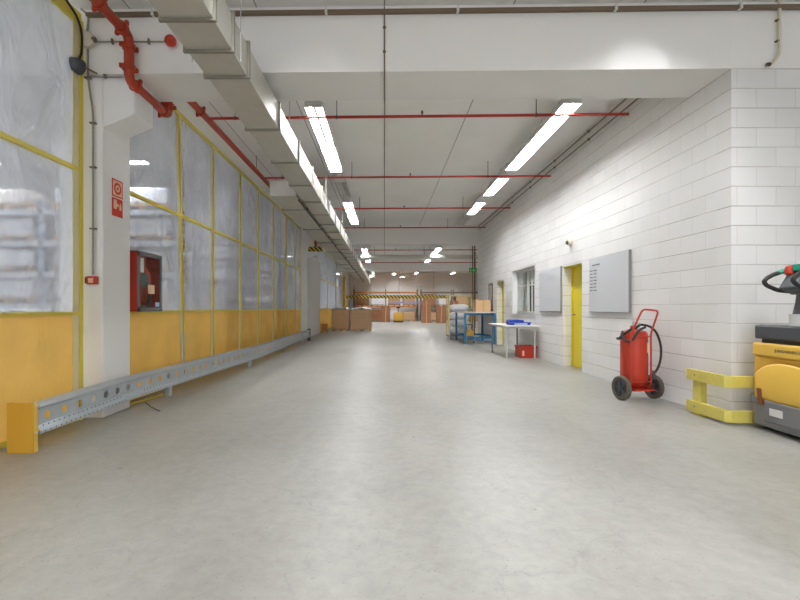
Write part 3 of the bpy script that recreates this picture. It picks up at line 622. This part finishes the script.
for z,lb in ((4.06,'lower'),(4.2,'upper')):
    cd = thing('conduit', (3.5, 6, z), lb+' grey conduit running high along the right block wall', 'conduit')
    MB().tube([(3.515,5.2,z),(3.515,16.2,z)],.010,8).build('conduit_pipe','brown',cd)
    for y in (6,7.5,9,10.5,12): MB().box(3.5,3.539,y-.01,y+.01,z-.02,z+.02).build('clip','brown',cd)
r = thing('alarm_beacon', (3.5, 8.2, 2.34), 'small beige alarm unit on the block wall above the near yellow door', 'alarm')
MB().lathe([(.07,0),(.075,.01),(.07,.05),(.055,.075)],(3.538,8.25,2.40),(-1,0,0)).build('housing','beige',r); MB().lathe([(.04,0),(.03,.03)],(3.462,8.22,2.385),(-1,0,0)).build('lens','bark',r)

# ------------------------------------------------------------------ boards on the right wall
b1 = thing('whiteboard', (3.52, 6.86, 1.09), 'pale grey board with handwritten columns, right of the near yellow door', 'whiteboard')
MB().box(3.508,3.538,6.25,7.46,1.09,1.985).build('panel','board',b1,bevel=.003)
MB().box(3.505,3.538,6.235,6.249,1.085,1.99).box(3.505,3.538,6.249,7.46,1.08,1.089).build('edge_trim','alu',b1)
m=MB()
for k in range(6): m.box(3.505,3.507,7.32-.045*k,7.35-.045*k,1.86,1.875+.004*(k%2))
for k in range(7):
    z=1.77-.055*k; m.box(3.505,3.507,7.33,7.42,z,z+.012); m.box(3.505,3.507,7.19+.01*(k%3),7.29,z,z+.012)
m.build('writing','ink',b1)
b2 = thing('whiteboard', (3.52, 9.26, 1.08), 'blank pale grey board between the near yellow door and the window', 'whiteboard')
MB().box(3.508,3.538,8.68,9.86,1.08,1.98).build('panel','board',b2,bevel=.003); MB().box(3.505,3.538,8.665,8.679,1.075,1.985).box(3.505,3.538,8.68,9.86,1.07,1.079).build('edge_trim','alu',b2)
b3 = tag(MB().box(3.525,3.538,12.2,12.6,1.2,1.62).build('notice_sheet','lampwhite'), 'small white notice sheet on the wall between the window and the far yellow door', 'notice')

# ------------------------------------------------------------------ wheeled fire extinguisher
fx = thing('wheeled_fire_extinguisher', (3.2,5.5,0), 'large red wheeled fire extinguisher standing by the block wall', 'fire extinguisher', rz=math.radians(12))
def B(m, *a, **k): return m.build(*a, local=True, **k)
B(MB().lathe([(.05,.15),(.12,.165),(.152,.2),(.158,.26),(.158,.78),(.153,.825),(.135,.855),(.09,.872),(.045,.88),(.045,.92),(.03,.93)],(0,.06,0)),'tank','red',fx)
B(MB().box(-.06,.07,-.102,-.098,.52,.7),'label_plate','signcream',fx) if False else None
for sx in (-1,1):
    w_ = B(MB().ring([(.108,-.024),(.135,-.03),(.15,-.02),(.152,0),(.15,.02),(.135,.03),(.108,.024)],(sx*.235,.0,.152),(1,0,0),36),'wheel','tyre',fx)
    m=MB().lathe([(.03,-.034),(.03,.034)],(sx*.235,0,.152),(1,0,0),16).lathe([(.109,-.006),(.109,.006)],(sx*.235,0,.152),(1,0,0),30)
    for k in range(5):
        a=2*PI*k/5; m.obox((sx*.235,.065*math.cos(a),.152+.065*math.sin(a)),(.045,.09,.024),(a,0,0))
    B(m,'rim','dark',w_)
B(MB().cyl((-.25,0,.152),(.25,0,.152),.012,12),'axle','red',fx)
fr=[(-.2,-.02,.13),(-.2,-.12,.2),(-.2,-.12,.84),(-.165,-.26,1.14),(.06,-.26,1.12),(.085,-.12,.84),(.085,-.12,.2),(.085,-.02,.13)]
B(MB().tube(fr,.0115,12,.05),'handle_frame','red',fx)
for z in (.24,.8): B(MB().tube([(-.2,-.12,z),(.085,-.12,z)],.009,8),'cross_bar','red',fx)
B(MB().box(-.15,.15,-.13,.14,.125,.14),'foot_plate','red',fx)
B(MB().tube([(-.02,.03,.95),(.03,.0,.94),(-.05,-.06,.92),(-.17,-.06,.88),(-.215,.0,.82),(-.2,.08,.76),(-.16,.16,.76)],.017,10,.06).tube([(.03,.02,.945),(.11,-.06,.935),(.19,-.09,.86),(.25,-.10,.70),(.255,-.10,.55),(.21,-.11,.42),(.11,-.135,.33)],.014,10,.1).tube([(-.2,.02,.86),(-.235,.0,.78),(-.20,-.08,.73),(-.19,-.135,.76),(-.1,-.12,.88),(.02,-.10,.915)],.015,10,.05),'hose','black',fx)
B(MB().cyl((.105,-.14,.27),(.11,-.138,.38),.018,10),'nozzle','dark',fx)
B(MB().cyl((0,.06,.93),(0,.06,.98),.02,12).cyl((-.03,.0,.94),(-.03,-.03,.94),.028,14),'valve','lgrey',fx)
B(MB().box(.045,.075,-.115,-.100,.60,.72),'tag','signcream',fx)

# ------------------------------------------------------------------ corner guard
cg = thing('corner_guard', (3.4,4.5,0), 'yellow steel corner guard of two rails wrapped around the block wall corner', 'corner guard')
def railp(z0,z1,nm):
    t=.045; x=3.355; y=4.25
    MB().prism([(x-.005,4.83),(x-.005,y+.04),(x+.035,y),(4.5,y),(4.5,y+t),(x+.055,y+t),(x+t,y+.06),(x+t,4.83)],'z',z0,z1).build(nm,'yguard',cg,bevel=.003)
railp(.37,.485,'upper_rail'); railp(.03,.145,'lower_rail')
MB().box(3.372,3.44,4.64,4.76,0,.43).build('post','yguard',cg,bevel=.004); MB().box(4.2,4.3,4.30,4.435,0,.43).build('post','yguard',cg,bevel=.004)
MB().box(3.37,3.50,4.60,4.79,.0,.012).box(4.15,4.35,4.296,4.438,0,.012).build('foot_plate','yguard',cg)
for z in (.43,.09): MB().cyl((3.352,4.7,z),(3.345,4.7,z),.009,8).build('bolt','grey',cg)

# ------------------------------------------------------------------ electric pallet truck
pt = thing('pallet_truck', (3.57,3.84,0), 'yellow and grey electric pallet truck parked in the alcove at the right edge', 'pallet truck')
# chassis skirt with rounded corners
sk=[(.06,-.39),(.5,-.39),(.5,.39),(.06,.39),(.0,.375),(-.015,.33),(-.02,0),(-.015,-.33),(0,-.375)]
m=MB(); m.prism(sk,'z',.045,.25); B(m,'chassis','grey',pt,bevel=.012)
B(MB().box(-.022,.09,.29,.388,.24,.33).box(-.022,.09,-.388,-.29,.24,.33).box(-.035,.0,-.27,.22,.10,.30),'bumper','grey',pt,bevel=.014)
B(MB().box(-.041,-.034,.02,.15,.17,.235),'data_plate','lampwhite',pt)
B(MB().prism([(-.03,.25),(-.015,.25),(-.03,.36),(-.045,.40)],'y',.235,.285),'hinge','rust',pt)
cw=[(.05,-.385),(.5,-.385),(.5,.385),(.05,.385),(.01,.375),(0,.34),(-.005,0),(0,-.34),(.01,-.375)]
m=MB(); m.prism(cw,'z',.26,.70); B(m,'cowl','ochre',pt,bevel=.02,seg=3)
# bulging front panel with an arched top
def bulge(u,v):
    y=-.335+.67*u; top=.655-.13*abs(2*u-1)**2.3; z=.30+(top-.30)*v
    return (-.012-.035*math.sin(PI*min(1,max(0,u)))**.5*(.35+.65*math.sin(PI*min(v,.98))**.6), y, z)
B(MB().grid(bulge,24,16),'front_panel','gold',pt,solid=.012)
hd=[(.03,-.39),(.52,-.39),(.52,.39),(.03,.39),(-.008,.375),(-.03,0),(-.008,-.375)]
m=MB(); m.prism(hd,'z',.70,.825); hood=B(m,'hood','gold',pt,bevel=.018,seg=3)
txt=bpy.data.curves.new('brand','FONT'); txt.body='JUNGHEINRICH'; txt.size=.036; txt.extrude=.0008; txt.align_x='CENTER'; txt.align_y='CENTER'
to=bpy.data.objects.new('tmp',txt); C.objects.link(to); bpy.context.view_layer.update()
me=bpy.data.meshes.new_from_object(to.evaluated_get(bpy.context.evaluated_depsgraph_get())); bpy.data.objects.remove(to)
me.materials.clear(); me.materials.append(M['bark'])
lt=bpy.data.objects.new('lettering',me); C.objects.link(lt); lt.parent=hood; lt.rotation_euler=(PI/2,0,-PI/2); lt.location=(-.0305,-.02,.765)
B(MB().prism([(0,-.35),(.5,-.35),(.5,.35),(0,.35),(-.02,.33),(-.02,-.33)],'z',.865,.99),'console','dark',pt,bevel=.012)
B(MB().box(.03,.45,-.31,.31,.825,.866),'console_base','bark',pt)
B(MB().box(0,.4,-.30,.30,.989,.996),'tray_mat','grey',pt)
# tiller
tl=B(MB().tube([(.10,0,.98),(.10,0,1.06),(.11,0,1.2),(.13,0,1.33)],[.075,.06,.04,.042],14),'tiller_arm','dark',pt)
B(MB().cyl((.10,0,.985),(.10,0,1.10),.075,20),'tiller_socket','lgrey',pt)
B(MB().prism([(-.02,1.33),(.10,1.27),(.21,1.31),(.20,1.45),(.12,1.50),(.06,1.46)],'y',-.09,.09),'tiller_head','dark',tl,bevel=.015)
for s_ in (1,-1):
    B(MB().tube([(.12,s_*.08,1.30),(.02,s_*.13,1.315),(-.075,s_*.14,1.36),(-.10,s_*.14,1.395),(-.075,s_*.14,1.425),(-.01,s_*.13,1.465),(.06,s_*.10,1.49)],.019,10,.03),'grip_loop','black',tl)
B(MB().lathe([(.02,-.045),(.038,-.03),(.042,0),(.038,.03),(.02,.045)],(.07,.065,1.49),(.25,0,1),18),'stop_button','red',tl)
B(MB().box(.05,.13,-.05,.02,1.485,1.54),'control_button','teal',tl); B(MB().cyl((.0,.13,1.466),(.05,.105,1.49),.0215,10),'control_button','teal',tl)
for y in (-.17,.17):
    B(MB().prism([(.5,.06),(1.6,.06),(1.68,.07),(1.68,.085),(.5,.13)],'y',y-.08,y+.08),'fork','ochre',pt,bevel=.004)
    B(MB().lathe([(.035,-.04),(.04,-.035),(.04,.035),(.035,.04)],(1.5,y,.041),(0,1,0),16),'load_wheel','black',pt)
B(MB().lathe([(.095,-.035),(.105,-.03),(.105,.03),(.095,.035)],(.2,0,.106),(0,1,0),24),'drive_wheel','black',pt)
B(MB().lathe([(.03,-.02),(.035,0),(.03,.02)],(.12,.3,.036),(0,1,0),14).lathe([(.03,-.02),(.035,0),(.03,.02)],(.12,-.3,.036),(0,1,0),14),'castor','black',pt)

# ------------------------------------------------------------------ white table with things
tb = thing('table', (3.1,10.55,0), 'white table against the block wall under the office window', 'table')
MB().box(2.70,3.50,9.8,11.35,.725,.752).build('tabletop','lampwhite',tb,bevel=.004)
for x,y in ((2.78,9.9),(3.42,9.9),(2.78,11.22),(3.42,11.22)): MB().cyl((x,y,0),(x,y,.725),.02,12).build('leg','lgrey' if y<10 else 'grey',tb)
MB().box(2.8,3.4,9.885,9.915,.69,.724).box(2.8,3.4,11.205,11.235,.69,.724).box(2.765,2.795,9.9,11.2,.69,.724).build('apron','lgrey',tb)
r = thing('parts_tray', (3.15,10.25,.752), 'blue plastic tray with pale lining on the white table', 'tray')
MB().prism([(2.94,.753),(3.36,.753),(3.40,.82),(2.90,.82)],'y',10.05,10.45).build('tray_body','darkblue',r,bevel=.004)
MB().box(3.0,3.3,10.04,10.049,.76,.80).build('lining','palepl',r)
tag(MB().prism([(2.90,.822),(3.24,.822),(3.24,.87),(3.1,.89),(2.93,.88)],'y',10.08,10.42).build('folded_cloth','darkblue',bevel=.02), 'folded blue cloth lying on the blue tray on the white table', 'cloth')
cr = thing('crate', (3.2,9.9,0), 'red plastic crate on the floor under the white table', 'crate')
MB().box(3.115,3.495,9.98,10.0,0,.27).box(3.115,3.495,10.36,10.38,0,.27).box(3.115,3.135,10.0,10.36,0,.27).box(3.475,3.495,10.0,10.36,0,.27).box(3.135,3.475,10.0,10.36,0,.02).build('body','red',cr,bevel=.004)
MB().box(3.100,3.510,9.965,9.98,.235,.275).box(3.100,3.510,10.38,10.395,.235,.275).box(3.100,3.115,9.98,10.38,.235,.275).build('rim','red',cr,bevel=.003)
MB().box(3.165,3.205,9.974,9.981,.05,.17).build('sticker','signcream',cr)

# blue workbench
wb = thing('workbench', (3.0,14.6,0), 'blue steel workbench with a white top against the block wall', 'workbench')
MB().box(2.50,3.52,13.75,15.6,.985,1.015).build('worktop','lampwhite',wb,bevel=.003)
for x,y in ((2.56,13.82),(3.48,13.82),(2.56,15.5),(3.48,15.5)): MB().box(x-.03,x+.03,y-.03,y+.03,0,.985).build('leg','blue',wb)
MB().box(2.59,3.45,13.8,13.84,.18,.24).box(2.59,3.45,15.48,15.52,.18,.24).box(2.54,2.58,13.85,15.47,.18,.24).box(3.46,3.5,13.85,15.47,.18,.24).box(2.59,3.45,13.8,13.84,.92,.984).build('frame_rail','blue',wb)
MB().obox((2.97,13.82,.12),(.95,.03,.03),(0,.1,0)).build('brace','blue',wb)
c = thing('carton', (3.2,14.2,1.015), 'brown cardboard box standing on the blue workbench', 'box')
MB().box(2.95,3.43,14.05,14.45,1.016,1.40).build('body','carton3',c,bevel=.004); MB().box(3.17,3.22,14.045,14.455,1.02,1.403).build('tape','carton',c)
fc = thing('floor_machine', (2.75,14.3,0), 'small yellow and black machine on the floor under the blue workbench', 'machine')
MB().prism([(2.62,.08),(2.92,.08),(2.9,.3),(2.82,.45),(2.72,.45),(2.64,.3)],'y',14.1,14.4).build('body','ochre',fc,bevel=.02)
MB().box(2.68,2.88,14.085,14.099,.1,.24).tube([(2.7,14.25,.44),(2.66,14.25,.6),(2.88,14.25,.6),(2.84,14.25,.44)],.015,8,.05).build('handle','black',fc)
for x in (2.64,2.9): MB().lathe([(.05,-.02),(.055,0),(.05,.02)],(x,14.16,.056),(1,0,0),16).build('wheel','black',fc)

# roll cage with white sacks
rc = thing('roll_cage', (2.8,16.4,0), 'cream wire roll cage beside the far end of the block wall', 'roll cage')
for x in (2.37,3.2):
    for y in (15.98,16.55+.22): 
        yy = y if y<16.4 else 16.59
        MB().cyl((x,yy,.1),(x,yy,1.6),.022,10).build('post','cream',rc)
for x in (2.37,3.2):
    m=MB()
    for k in range(6): m.cyl((x,15.98,.2+.27*k),(x,16.59,.2+.27*k),.006,6)
    for k in range(1,5): m.cyl((x,15.98+.122*k,.15),(x,15.98+.122*k,1.6),.005,6)
    m.build('side_mesh','cream',rc)

MB().cyl((2.37,15.98,1.6),(3.2,15.98,1.6),.025,10).cyl((2.37,16.59,1.6),(3.2,16.59,1.6),.025,10).build('top_rail','cream',rc)
MB().box(2.35,3.22,15.96,16.6,.1,.14).build('base','grey',rc)
for x in (2.42,3.15):
    for y in (16.03,16.55): MB().lathe([(.035,-.015),(.045,0),(.035,.015)],(x,y,.046),(1,0,0),12).build('castor','dark',rc)
for i,(z,t) in enumerate(((.141,'lowest'),(.43,'second lowest'),(.72,'second highest'),(1.01,'topmost'))):
    def sf(u,v,z=z):
        a=2*PI*u; b=PI*(v-.5); cx,cz=math.cos(b)**.4 if abs(math.cos(b))>1e-6 else 0, math.sin(b)
        ca,sa=math.cos(a),math.sin(a); f=lambda q: math.copysign(abs(q)**.5,q)
        n_=1+.06*noise.noise(Vector((ca*2,sa*2,cz*2+z*9)))
        return (2.785+.36*f(ca)*cx*n_, 16.29+.25*f(sa)*cx*n_, z+.14+.14*cz)
    tag(MB().grid(sf,28,12).build('sack','wrap'), 'white wrapped sack in the cream roll cage, %s of its pile'%t, 'sack', 'white sacks in the roll cage')

# exit sign
ex = thing('exit_sign', (3.55,18,2.62), 'small green exit sign hanging beyond the far end of the block wall', 'sign')
MB().box(3.5,3.82,17.98,18.02,2.62,2.80).build('sign_box','green',ex); MB().cyl((3.55,18,2.8),(3.55,18,ZC-.002),.005,6).cyl((3.77,18,2.8),(3.77,18,ZC-.002),.005,6).build('hanger','dark',ex)
MB().box(3.54,3.58,17.975,17.979,2.66,2.74).prism([(3.64,2.70),(3.70,2.66),(3.70,2.69),(3.77,2.69),(3.77,2.71),(3.70,2.71),(3.70,2.74)],'y',17.975,17.979).build('symbol','lampwhite',ex)

# ------------------------------------------------------------------ striped height barrier
hb = thing('height_barrier', (.9,30,0), 'black and yellow striped height barrier across the far end of the corridor', 'barrier')
MB().box(-2.66,4.5,29.95,30.05,1.80,2.02).build('crossbar','hazard',hb)
for x in (-2.6,4.44): MB().box(x-.06,x+.06,29.94,30.06,0,1.799).build('post','cream',hb)
for x in (-.95,1,3.4): MB().cyl((x,30,2.02),(x,30,ZC-.002),.012,6).build('hanger','grey',hb)

# cardboard bins
def bin_(x0,x1,y0,y1,zt,label):
    r = thing('cardboard_bin', ((x0+x1)/2,y0,0), label, 'cardboard bin')
    m=MB()
    for y in (y0+.06,(y0+y1)/2,y1-.06): m.box(x0,x1,y-.05,y+.05,.09,.12)
    for x in (x0+.06,(x0+x1)/2,x1-.06): m.box(x-.05,x+.05,y0,y1,0,.09)
    m.build('pallet','wood',r)
    t=.015; MB().box(x0,x1,y0,y0+t,.121,zt).box(x0,x1,y1-t,y1,.121,zt).box(x0,x0+t,y0+t,y1-t,.121,zt).box(x1-t,x1,y0+t,y1-t,.121,zt).build('sleeve','carton',r,bevel=.004)
    MB().grid(lambda u,v:(x0+.03+(x1-x0-.06)*u, y0+.03+(y1-y0-.06)*v, zt+.02+.10*noise.noise(Vector((u*4+x0,v*4,3)))*1.2+.05*math.sin(PI*u)),16,16).build('plastic_liner','wrap',r,solid=.004)
    return r
bin_(-2.62,-1.78,21.6,22.6,1.06,'left of the two large cardboard bins on pallets down the corridor')
bin_(-1.66,-.66,21.5,22.6,1.06,'right of the two large cardboard bins on pallets down the corridor')
r = thing('hand_truck', (-2.75,19.9,0), 'small orange stand on the floor beside the distant partition', 'stand')
MB().box(-2.9,-2.62,20.0,20.05,.1,.42).build('panel','rackorange',r); MB().box(-2.9,-2.87,19.9,20.2,0,.1).box(-2.65,-2.62,19.9,20.2,0,.1).build('foot','rackorange',r)

# far yellow truck
ft = thing('tow_truck', (1.2,34,0), 'small yellow electric truck standing at the far end of the corridor', 'truck')
MB().prism([(.72,.15),(1.42,.15),(1.42,.62),(1.34,.80),(.80,.80),(.72,.62)],'y',33.6,34.6).build('body','ochre',ft,bevel=.03)
MB().box(.70,1.44,33.55,34.65,.03,.15).build('chassis','bark',ft); MB().tube([(1.07,33.9,.8),(1.07,33.8,1.15)],.04,10).box(.92,1.22,33.72,33.86,1.12,1.24).build('tiller','bark',ft)

# ------------------------------------------------------------------ goods at the far end
def rack(x0,x1,y,levels,dep,label,up='rackblue',bm_='rackorange',ht=3.4):
    r = thing('storage_rack', ((x0+x1)/2,y,0), label, 'rack')
    n=max(1,round((x1-x0)/2.7)); 
    for k in range(n+1):
        x=x0+(x1-x0)*k/n; m=MB().box(x-.04,x+.04,y,y+.06,0,ht).box(x-.04,x+.04,y+dep-.06,y+dep,0,ht)
        for j in range(4): m.obox((x,y+dep/2,.4+j*.8),(.03,dep,.03),(.45 if j%2 else -.45,0,0))
        m.build('upright','%s'%up,r)
    for z in levels:
        MB().box(x0+.041,x1-.041,y,y+.05,z-.11,z).box(x0+.041,x1-.041,y+dep-.05,y+dep,z-.11,z).build('load_beam',bm_,r)
        MB().box(x0+.041,x1-.041,y+.051,y+dep-.051,z-.03,z).build('shelf','wood',r)
    return r
def make_load(nm, mt, wx, wy, h):
    r = thing(nm,(0,0,0),'x','pallet load'); m=MB()
    for y in (-wy/2+.06,0,wy/2-.06): m.box(-wx/2,wx/2,y-.05,y+.05,.09,.12)
    for x in (-wx/2+.06,0,wx/2-.06): m.box(x-.05,x+.05,-wy/2,wy/2,0,.09)
    B(m,'pallet','wood',r); B(MB().box(-wx/2+.02,wx/2-.02,-wy/2+.02,wy/2-.02,.121,h),'wrapped_goods',mt,r,bevel=.03); return r
L1 = make_load('pallet_load','wrap',1.05,.9,.46); L5 = make_load('pallet_load','wrap',1.05,.9,.9); L2 = make_load('pallet_load','carton2',1.05,.9,1.0); L3=make_load('pallet_load','carton',1.05,.9,.8); L4=make_load('pallet_load','paleload',1.05,.9,.42)
lu={id(L1):0,id(L2):0,id(L3):0,id(L4):0,id(L5):0}
def load(src,x,y,z,label,group):
    if not lu[id(src)]: lu[id(src)]=1; src.location=(x,y,z); src['label']=label; src['group']=group; return src
    return dup(src,(x,y,z),label,group)
# racks behind the plastic
for i,(y,nm) in enumerate(((8.6,'nearest'),(12.6,'middle'),(16.9,'farthest'))):
    rack(-12.2,-4.1,y,(.62,1.24,1.86,2.48,3.1),1.0,'%s pallet rack behind the clear plastic partition'%nm,ht=3.3,bm_='rackpale')
    for lv,(z,ln) in enumerate(((0,'floor level'),(.62,'first shelf'),(1.24,'second shelf'),(1.86,'third shelf'),(2.48,'fourth shelf'),(3.1,'top shelf'))):
        for k in range(6):
            src = (L1,L1,L1,L4,L1,L1)[(k*2+lv+i)%6]
            load(src,-4.1-2.7*(k//2)-(.72,1.98)[k%2],y+.5,z+.001,'wrapped pallet load on the %s of the %s rack behind the plastic'%(ln,nm),'pallet loads on the %s of the %s rack'%(ln,nm))
# far racks across the corridor end
rack(-2.6,2.8,36.6,(1.3,2.5),1.0,'pallet rack at the far end of the corridor, left one',up='brown',bm_='rackorange',ht=2.7)
rack(3.1,8.5,36.6,(1.3,2.5),1.0,'pallet rack at the far end of the corridor, right one',up='brown',bm_='brown',ht=2.7)
for k in range(8):
    x=(-2.6,.1,3.1,5.8)[k//2]+(.72,1.98)[k%2]
    for z,ln in ((0.001,'floor'),(1.301,'shelf')):
        load((L3,L2,L5,L3)[(k+int(z))%4],x,37.1,z,'pallet load %s from the left on the %s of the far racks'%(['first','second','third','fourth','fifth','sixth','seventh','eighth'][k],ln),'pallet loads on the far racks')
c0 = thing('carton',(0,0,0),'x','box'); B(MB().box(-.35,.35,-.3,.3,0,.42),'body','carton2',c0,bevel=.01); B(MB().box(-.03,.03,-.302,.302,.01,.422),'tape','carton3',c0)
first=True
for s_,(x,y,n_) in enumerate(((3.2,33.5,4),(4.3,33.2,3),(5.4,34,4),(5.3,31.8,1),(-1.4,33.5,2),(.1,35.2,3))):
    for k in range(n_):
        lb='brown cardboard box, %s up in the %s stack before the far racks'%(['first','second','third','fourth'][k],['third','fourth','rightmost','separate low','leftmost','second'][s_])
        if first: c0.location=(x,y,0.001); c0['label']=lb; c0['group']='brown boxes before the far racks'; first=False
        else: dup(c0,(x,y,.001+.424*k),lb,'brown boxes before the far racks',rz=.05*(k%3-1))
lb_ = tag(MB().box(.4,3.6,36.53,36.57,1.52,1.66).build('label_strip','purple'), 'lilac label strip across the left rack at the far end', 'strip')
# pipe risers at the far right
for i,(x,y) in enumerate(((4.05,19.6),(4.35,21.5),(5.1,24.5),(5.9,27))):
    r=thing('riser_pipe',(x,y,0),'dark vertical riser pipe beyond the block wall, %s from the camera'%['first','second','third','fourth'][i],'pipe')
    MB().cyl((x,y,0),(x,y,ZC-.002),.03,12).build('pipe','brown',r); MB().cyl((x,y,1.2),(x,y,1.26),.045,12).build('collar','brown',r)

# ------------------------------------------------------------------ camera, world, look
cam = bpy.data.cameras.new('camera'); co = bpy.data.objects.new('camera', cam); C.objects.link(co)
co.location = (0,0,1.157); co.rotation_euler = (PI/2,0,0)
cam.sensor_width = 36; cam.lens = 435/800*36; cam.shift_x = (400-384.5)/800; cam.shift_y = 7.7/800; cam.clip_start=.05; cam.clip_end=200
S.camera = co
W = bpy.data.worlds.new('world'); S.world = W; W.use_nodes = True
bg = W.node_tree.nodes['Background']; bg.inputs[0].default_value = (.95,.97,1,1); bg.inputs[1].default_value = 1.7
S.view_settings.view_transform='Standard'; S.view_settings.look='None'; S.view_settings.gamma=1; S.view_settings.use_curve_mapping=False
S.view_settings.exposure = 0.2
cy = S.cycles; cy.use_denoising=True; cy.max_bounces=10; cy.diffuse_bounces=6; cy.glossy_bounces=4; cy.transparent_max_bounces=16; cy.transmission_bounces=6; cy.sample_clamp_indirect=6; cy.caustics_reflective=False; cy.caustics_refractive=False
